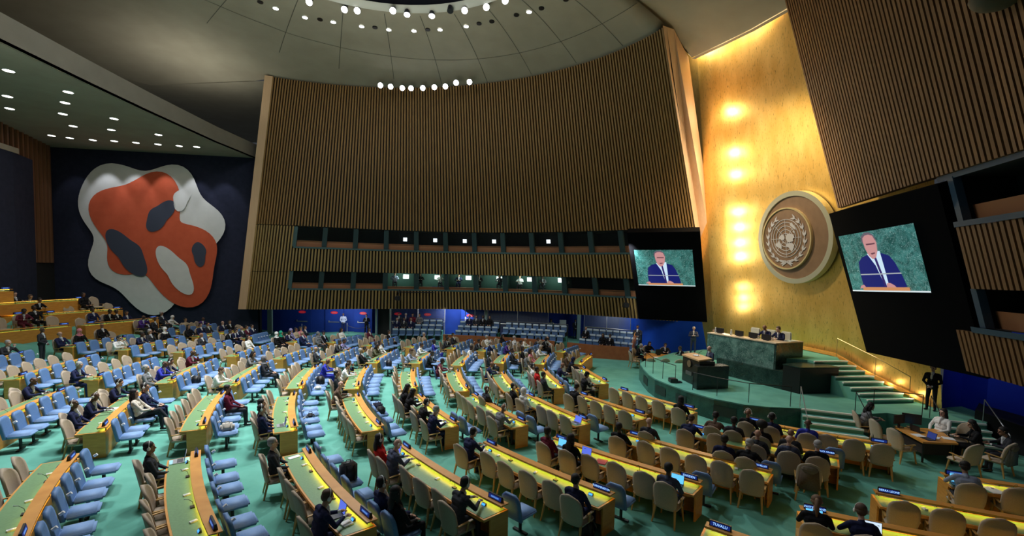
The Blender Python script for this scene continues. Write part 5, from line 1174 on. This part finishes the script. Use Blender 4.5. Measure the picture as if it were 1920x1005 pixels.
dpaper(-2.75, 9.1, 'white pad beside the black laptop', w=.2, h=.2, th=.03); dpaper(3.1, 18.6, 'dark leather case lying flat', black, .35, .25, nm='document_case', cat='case', th=.04)
# bags on seats
def bag(x, y, z, rz, label, m, w=.36, h=.42, dp=.2, kind='backpack'):
    t = thing(kind, label, 'bag', (x, y, z), rz); b = MB(); b.box((0, 0, h/2), (w, dp, h)); obj('body', b.mesh('body', m, bevel=.06, smooth=True), t); b = MB(); b.box((0, dp/2+.02, h*.35), (w*.75, .06, h*.5)); obj('pocket', b.mesh('pocket', m, bevel=.02, smooth=True), t)
    b = MB(); b.tube([(-.06, 0, h-.01), (-.05, 0, h+.06), (.05, 0, h+.06), (.06, 0, h-.01)], .012); obj('handle', b.mesh('handle', m), t)
    for sx in (-1, 1): b = MB(); b.tube([(sx*.1, -dp/2, h*.95), (sx*.13, -dp/2-.07, h*.6), (sx*.11, -dp/2, h*.1)], .02); obj('strap', b.mesh('strap', m), t)
bb = mat('black nylon', (.012, .012, .014), .5, noise=.5, nscale=20, col2=(.03, .03, .032))
def seat_of(bl, n, s_, t):
    d = [q for q in DD if q['bl'] == bl and q['n'] == n][0]; x, y, _ = dpt(d, t, s_, 0); return x, y, floor_z(x, y), face(d, t)
def seatbag(bl, n, t, label, m, **k):
    x, y, z, a = seat_of(bl, n, .55, t); bag(x, y, z+.49, a, label, m, **k)
seatbag('e', 7, 1.9, 'large black backpack on a blue chair before the desk with the curly-haired man', bb, w=.4, h=.5, dp=.3); seatbag('d', 8, 3.8, 'cream and black bag on the nearest blue chair beside two men in suits', mat('cream canvas', (.5, .45, .38), .8), w=.4, h=.25, dp=.3, kind='shoulder_bag')
seatbag('d', 6, 1.9, 'black bag on a blue chair beside the carved aisle of empty blue seats', bb, w=.35, h=.3); seatbag('d', 6, 1.2, 'dark coat heaped on a blue chair behind grey-jacketed man', mat('dark coat cloth', (.02, .02, .05), .9), w=.42, h=.3, kind='folded_coat')
seatbag('c', 9, 3.3, 'black bag with red pouch on a blue chair behind the white blouse', bb, w=.34, h=.36); seatbag('c', 7, 3.4, 'white plastic bag on the near blue chair', mat('white bag', (.7, .7, .7), .6), w=.28, h=.18, kind='plastic_bag'); seatbag('c', 7, 2.5, 'black backpack on a blue chair behind the white plastic bag', bb)
seatbag('b', 6, 3.0, 'black coat hung over a blue chair in the second block', bb, w=.3, h=.4, kind='folded_coat'); seatbag('d', 7, 2.3, 'small black purse on a blue seat', bb, w=.26, h=.14, kind='purse')
x, y, z, a = seat_of('e', 5, -.75, 4.3); bag(x, y, z, a, 'black and silver backpack on the floor under the near end of the fifth row desk', bb)
x, y, z, a = seat_of('d', 9, -1.0, -.2); 
# coats over chairs
def coat(x, y, z, ang, label, m):
    t = thing('draped_coat', label, 'coat', (x, y, z), ang-math.pi/2); b = MB(); b.hexa([(-.27, -.40, .35), (.27, -.40, .35), (.27, -.20, .45), (-.27, -.20, .45), (-.2, -.40, 1.06), (.2, -.40, 1.06), (.2, -.28, 1.07), (-.2, -.28, 1.07)]); obj('cloth', b.mesh('cloth', m, bevel=.05, smooth=True), t)
    b = MB(); b.ell((0, -.38, .95), (.2, .08, .12)); obj('collar', b.mesh('collar', mat('fur collar', (.20, .16, .12), 1)), t)
d = [q for q in DD if q['bl'] == 'e' and q['n'] == 2][0]; x, y, _ = dpt(d, 3.5, -1.55, 0); place(CB_, 'delegate_chair', x, y, face(d, 3.5), 'beige chair carrying a fur-trimmed coat behind the grey-haired man', 'chair', 'beige delegate chairs'); coat(x, y, 0, face(d, 3.5), 'brown fur-trimmed coat draped over a beige chair behind the grey-haired man', mat('brown coat', (.09, .065, .045), .95, noise=.5, nscale=30, col2=(.15, .11, .08)))
# ------------------------------------------------------------------ staff tables
def staff_table(pts, z, label):
    t = thing('staff_table', label, 'table'); b = MB(); b.prism(pts, z+.68, z+.74); obj('tabletop', b.mesh('tabletop', wood), t); c_ = Vector((sum(p[0] for p in pts)/len(pts), sum(p[1] for p in pts)/len(pts)))
    for p in pts: q = Vector(p).lerp(c_, .15); b = MB(); b.tube([(q.x, q.y, z), (q.x, q.y, z+.68)], .035); obj('leg', b.mesh('leg', darkmetal), t)
    b = MB(); q = [tuple(Vector(p).lerp(c_, .22)) for p in pts]; b.prism(q, z+.25, z+.68); obj('modesty_panel', b.mesh('modesty_panel', mat('table underside', (.03, .02, .015), .7)), t)
staff_table([(14.05, 16.25), (13.72, 14.75), (14.8, 14.65), (15.5, 16.1)], 0, 'wooden staff table at the foot of the right steps, covered in equipment')
staff_table([(8.7, 29.4), (8.7, 28.6), (10.6, 28.3), (11.2, 30.4), (9.4, 31.0)], 0, 'curved staff table before the bright blue wall left of the stage')
for k, (x, y, a) in enumerate(((13.35, 16.75, -20), (13.3, 15.85, -5), (13.2, 14.95, 5), (14.3, 13.95, 95), (15.5, 14.1, 110), (15.8, 15.6, 190))): place(CB_, 'staff_chair', x, y, R(a), 'beige chair, %s around the right staff table counting from the steps' % ORD[k], 'chair', 'beige staff chairs')
for k, (x, y, hair, sk, top, a, lb_) in enumerate(((13.35, 16.75, 'l', 1, 'grey', -20, 'woman with long hair in grey blouse at the right staff table nearest the steps'), (15.45, 16.0, 'l', 0, 'white', 190, 'woman in white top facing a laptop at the right staff table'), (15.5, 14.75, 'l', 1, 'black', 150, 'woman with long dark hair in black at the right staff table'), (15.9, 14.1, 's', 2, 'charcoal', 150, 'person in charcoal at the right staff table nearest the ramp'))):
    person(x, y, 0, R(a), (4, 1, 4, 2)[k], hair, sk, top, 0, lb_)
coat(14.3+1.2, 14.1, 0, R(110), 'grey jacket draped over the chair at the right staff table', cloth('grey'))
laptop(14.45, 15.75, 'cyan', 'dark', 'small laptop with blue screen on the right staff table', .74, R(-170)); laptop(14.1, 15.0, 'off', 'dark', 'closed-dark laptop on the right staff table', .74, R(0))
t = thing('desk_monitor', 'large black monitor seen from behind on the right staff table', 'monitor', (14.6, 16.2, .74), R(150)); b = MB(); b.box((0, 0, .32), (.55, .05, .36)); obj('display', b.mesh('display', black), t); b = MB(); b.box((0, 0, .07), (.06, .05, .14)); b.box((0, 0, .01), (.25, .2, .02)); obj('stand', b.mesh('stand', black), t)
t = thing('desk_monitor', 'second black monitor beside the grey blouse on the right staff table', 'monitor', (14.15, 16.2, .74), R(15)); b = MB(); b.box((0, 0, .3), (.5, .04, .32)); obj('display', b.mesh('display', black), t); b = MB(); b.box((0, 0, .07), (.06, .05, .14)); b.box((0, 0, .01), (.25, .2, .02)); obj('stand', b.mesh('stand', black), t)
for k, (x, y) in enumerate(((14.1, 15.35), (14.9, 15.1), (14.5, 15.2))): papers(x, y, .74, k*1.1, label='white papers on the right staff table, %s sheet from the steps' % ORD[k], w=.3)
bag(17.6, 13.6, 0, .4, 'black bag with pale straps on the floor by the black ramp side', bb, w=.6, h=.3, dp=.4, kind='duffel_bag')
for k, (x, y, a) in enumerate(((8.1, 29.4, 0), (8.5, 27.3, 75), (9.3, 27.3, 90), (10.0, 27.1, 100))): place(CB_, 'staff_chair', x, y, R(a+(0 if k == 0 else 0)), 'empty beige chair, %s around the left staff table from its far end' % ORD[k], 'chair', 'beige staff chairs')
for k, (x, y, hair, sk, top, a, lb_) in enumerate(((8.6, 30.4, 'g', 1, 'black', -40, 'person in black at the far left of the left staff table'), (9.6, 31.5, 'l', 0, 'black', -80, 'woman with long dark hair behind the left staff table'), (10.6, 31.0, 's', 1, 'charcoal', -100, 'person in charcoal behind the middle of the left staff table'), (11.3, 29.6, 's', 2, 'black', 190, 'person in black at the right end of the left staff table'))):
    place(CB_, 'staff_chair', x, y, R(a), 'occupied beige chair, %s behind the left staff table' % ORD[k], 'chair', 'beige staff chairs'); person(x, y, 0, R(a), 2, hair, sk, top, 0, lb_)
papers(9.5, 29.3, .74, .3, label='white papers in the middle of the left staff table', w=.4)
t = thing('desk_monitor', 'black monitor on the left staff table', 'monitor', (9.9, 30.1, .74), R(20)); b = MB(); b.box((0, 0, .25), (.5, .04, .32)); obj('display', b.mesh('display', black), t); b = MB(); b.box((0, 0, .05), (.2, .15, .1)); obj('stand', b.mesh('stand', black), t)
# ------------------------------------------------------------------ people standing, on stage, at the rostrum
person(9.75, 21.85, .9, math.atan2(-.15, -1), 7, 'f', 0, 'slate', 0, 'man in slate suit speaking at the black lectern, reading his pages', legs='navy', tie='navy')
papers(8.95, 21.7, 2.25, 0, label='white speech pages on the lectern top', w=.25, h=.3)
person(12.17, 30.1, .9, R(-110), 8, 'g', 0, 'slate', 0, 'white-haired man in dark blue suit standing with folded hands before the bright blue wall'); person(13.0, 29.0, .9, R(-120), 6, 's', 1, 'black', 0, 'man in black suit standing beside the gold wall left edge', tie='maroon')
person(16.9, 17.95, .9, R(-150), 6, 's', 1, 'black', 0, 'guard in black suit standing with clasped hands at the foot of the gold-wall stairs', tie='grey')
pr0 = e0.lerp(e1, .66)+nrm*1.2; person(pr0.x, pr0.y, 2.2, math.atan2(-nrm.y, -nrm.x), 2, 'b', 2, 'navy', 0, 'bald man in navy suit seated at the marble rostrum'); pr0 = e0.lerp(e1, .84)+nrm*1.2; person(pr0.x, pr0.y, 2.2, math.atan2(-nrm.y, -nrm.x), 2, 'n', 0, 'navy', 0, 'man with brown hair seated at the marble rostrum, nearer the stairs')
person(-15.5, 41.6, floor_z(-15.5, 41.6), R(-80), 6, 'b', 3, 'steel', 0, 'guard in pale blue shirt standing before the rear blue doors', legs='navy'); person(-13.3, 41.4, floor_z(-13.3, 41.4), R(-80), 8, 's', 1, 'black', 0, 'person in black suit and white shirt standing near the pale pillar by the rear doors', legs='black')
person(3.7, 42.2, 0, R(-90), 6, 'l', 1, 'white', 0, 'person in white standing at the right end of the rear riser', legs='black'); person(4.6, 41.8, 0, R(-80), 8, 'n', 1, 'steel', 0, 'guard in grey-blue shirt holding a white board behind the riser gap', legs='black'); person(6.0, 42.4, 0, R(-80), 6, 's', 1, 'charcoal', 0, 'person in dark suit standing at the pale pillar behind the right riser')
person(-23.9, 22.9, floor_z(-23.9, 22.9), R(20), 6, 'b', 3, 'charcoal', 0, 'man in dark suit standing in the aisle beside the raised tier desks')
papers(4.7, 41.3, 1.15, 0, label='white board held by the guard behind the riser gap', w=.6, h=.03, th=.7, nm='white_board', cat='board')
# rope stanchions before the doors
t = thing('rope_barrier', 'slack dark rope on steel posts in front of the rear blue doors', 'barrier')
for x in (-19.0, -14.9, -12.9): b = MB(); zf = floor_z(x, 40.9); b.tube([(x, 40.9, zf), (x, 40.9, zf+1.0)], .03); b.tube([(x, 40.9, zf), (x, 40.9, zf+.03)], .16, n=12); obj('post', b.mesh('post', steel), t)
b = MB(); b.tube([(-14.9+2*q/8, 40.9, .95-.25*math.sin(math.pi*q/8)) for q in range(9)], .02); obj('rope', b.mesh('rope', bb), t)
# ------------------------------------------------------------------ visitor risers with blue seats
def riser_seat():
    P = []; b = MB(); b.box((0, .1, .42), (.48, .42, .10)); P.append(('seat', b.mesh('seat', blueseat, bevel=.02))); b = MB(); b.box((0, -.14, .68), (.50, .09, .52)); P.append(('backrest', b.mesh('backrest', mat('riser blue fabric', (.09, .17, .32), .7), bevel=.025)))
    b = MB(); b.box((0, -.085, .865), (.45, .06, .15)); P.append(('headrest', b.mesh('headrest', bluepale, bevel=.015))); b = MB(); b.box((0, .0, .18), (.4, .3, .36)); P.append(('base', b.mesh('base', darkmetal))); return P
RSEAT = riser_seat()
RPEOPLE = {('A', 0): {0: ('s', 1, 'charcoal'), 1: ('g', 0, 'navy'), 2: ('s', 1, 'burgundy'), 3: ('l', 1, 'grey')}, ('A', 1): {0: ('f', 0, 'navy'), 1: ('s', 2, 'charcoal'), 2: ('b', 1, 'navy')}, ('B', 0): {1: ('g', 0, 'navy'), 2: ('s', 1, 'charcoal'), 3: ('s', 3, 'black'), 4: ('l', 1, 'black')}, ('C', 0): {7: ('s', 2, 'charcoal')}, ('C', 1): {0: ('f', 1, 'black')}, ('C', 2): {3: ('l', 2, 'black'), 4: ('s', 3, 'black')}}
def riser(key, p0, p1, nrows, ncol, label, skip=()):
    p0, p1 = Vector(p0), Vector(p1); u = (p1-p0).normalized(); n_ = Vector((-u.y, u.x)); n_ = n_ if n_.y > 0 else -n_; L = (p1-p0).length
    t = thing('seating_riser', label+' riser of stepped dark platforms with a rail behind', 'riser')
    for r_ in range(nrows):
        a, b_ = p0+n_*(.9*r_), p1+n_*(.9*r_); m = MB(); m.prism([tuple(a), tuple(b_), tuple(b_+n_*.9), tuple(a+n_*.9)], -.05, .12+.30*r_); obj('step', m.mesh('step', carpet), t)
        for k in range(ncol):
            if (r_, k) in skip: continue
            q = p0.lerp(p1, (k+.5)/ncol)+n_*(.9*r_+.55); rr = nrows-1-r_; rec = RPEOPLE.get((key, rr), {}).get(k)
            place(RSEAT, 'riser_seat', q.x, q.y, math.atan2(-n_.y, -n_.x), '%s blue seat, %s row from back, %s from left, %s riser' % ('occupied' if rec else 'empty', ORD[rr], ORD[k], label), 'seat', 'blue riser seats', .12+.30*r_)
            if rec: person(q.x-n_.x*.05, q.y-n_.y*.05, .10+.30*r_, math.atan2(-n_.y, -n_.x), 1, rec[0], rec[1], rec[2], 0, 'person in %s, %s, %s riser row, %s from left, %s riser' % (TN.get(rec[2], rec[2]), hairname(rec[0]), ORD[rr], ORD[k], label))
    m = MB(); a, b_ = p0+n_*(.9*nrows+.05), p1+n_*(.9*nrows+.05); z = .12+.3*(nrows-1)
    m.tube([(a.x, a.y, z+1.0), (b_.x, b_.y, z+1.0)], .035); [m.tube([(a.lerp(b_, q/5).x, a.lerp(b_, q/5).y, 0), (a.lerp(b_, q/5).x, a.lerp(b_, q/5).y, z+1.0)], .025) for q in range(6)]; m.box(((a.x+b_.x)/2, (a.y+b_.y)/2, z+.4), (L, .03, .9), rot=Matrix.Rotation(math.atan2(u.y, u.x), 3, 'Z')); obj('rear_rail', m.mesh('rear_rail', mat('riser rail panel', (.05, .06, .07), .5)), t)
riser('A', (-10.2, 38.0), (-6.0, 38.3), 3, 7, 'left'); riser('B', (-4.9, 37.9), (-1.3, 37.5), 3, 6, 'middle'); riser('D', (-1.2, 37.5), (4.1, 36.0), 3, 9, 'middle right', skip=((0, 0), (0, 1), (0, 2))); riser('C', (5.0, 34.6), (8.9, 32.6), 3, 8, 'right')
# red-brown curved panel wall before the risers
b = MB(); wp = [(-5.5, 36.3), (-3.6, 36.1), (-.5, 35.5), (2.0, 34.8), (3.3, 34.1)]
wp2 = [(4.2, 33.6), (5.95, 32.6), (7.98, 32.0), (8.4, 31.9)]
for W_ in (wp, wp2):
    for p, q in zip(W_[:-1], W_[1:]): b.hexa([(p[0], p[1], -.05), (q[0], q[1], -.05), (q[0], q[1]+.12, -.05), (p[0], p[1]+.12, -.05), (p[0], p[1], .95), (q[0], q[1], .95), (q[0], q[1]+.12, .95), (p[0], p[1]+.12, .95)])
struct('trim_14', b.mesh('trim_14', redwood))
b = MB(); b.prism([(8.6, 32.0), (9.4, 34.2), (9.5, 34.2), (8.7, 32.0)], 0, lambda p: 1.0 if p[1] < 33 else 1.5); t = thing('access_ramp', 'red-brown ramp side with wooden handrail beside the right riser', 'ramp'); obj('side_panel', b.mesh('side_panel', redwood), t)
b = MB(); b.tube([(8.6, 32.0, 1.25), (9.4, 34.2, 1.75)], .03); obj('handrail', b.mesh('handrail', wood), t)
# glass partition behind the risers
for k, (p, q) in enumerate((((-11.1, 41.5), (-6.2, 41.9)), ((-4.3, 41.9), (-2.5, 41.8)), ((-2.2, 41.8), (3.3, 40.6)), ((6.6, 41.0), (10.2, 38.6)))):
    b = MB(); b.quad((*p, .2), (*q, .2), (*q, 4.3), (*p, 4.3)); gw = struct('window_%d' % (40+k), None); struct('glass_pane', b.mesh('glass_pane', mat('partition glass', (.55, .62, .68), .03, alpha=.12)), gw)
    b = MB(); [b.tube([(p[0]+(q[0]-p[0])*f, p[1]+(q[1]-p[1])*f, 0), (p[0]+(q[0]-p[0])*f, p[1]+(q[1]-p[1])*f, 4.3)], .03) for f in (0, .5, 1)]; b.tube([(*p, 1.35), (*q, 1.35)], .03); struct('window_frame', b.mesh('window_frame', steel), gw)
# people working in the lit booths
for k, (s_, hair, sk, top) in enumerate(((.318, 's', 1, 'steel'), (.372, 'l', 1, 'black'), (.415, 's', 0, 'white'), (.455, 's', 1, 'navy'), (.50, 'g', 1, 'black'), (.545, 'l', 1, 'charcoal'), (.59, 's', 1, 'white'), (.64, 's', 2, 'grey'), (.69, 's', 1, 'white'))):
    p = FW(s_, 4.36, -.95); q = FW(s_, 4.36, 1)-p; person(p.x, p.y, 4.37, math.atan2(q.y, q.x), 2, hair, sk, top, 0, 'person in %s, %s, %s from left behind lit booth windows' % (TN.get(top, top+' top'), hairname(hair), ORD[k]))
    t = thing('booth_chair', 'dark chair under the %s interpreter from left in the lit booths' % ORD[k], 'chair', (p.x, p.y, 4.32), math.atan2(q.y, q.x)-math.pi/2); b = MB(); b.box((0, 0, .42), (.45, .45, .06)); obj('seat', b.mesh('seat', black), t); b = MB(); b.tube([(0, 0, .04), (0, 0, .4)], .03); obj('stem', b.mesh('stem', darkmetal), t)
# camera heads on the lower slats
for k, (s_, z) in enumerate(((.325, 3.6), (.83, 3.7))):
    p = FW(s_, z, .95); t = thing('robotic_camera', 'black robotic camera clamped below the %s booth windows' % ('left', 'right')[k], 'camera', tuple(p)); b = MB(); b.box((0, 0, 0), (.45, .5, .4)); obj('head', b.mesh('head', black, bevel=.05), t); b = MB(); b.tube([(0, 0, .2), (0, .4, .7)], .05); obj('bracket', b.mesh('bracket', black), t)
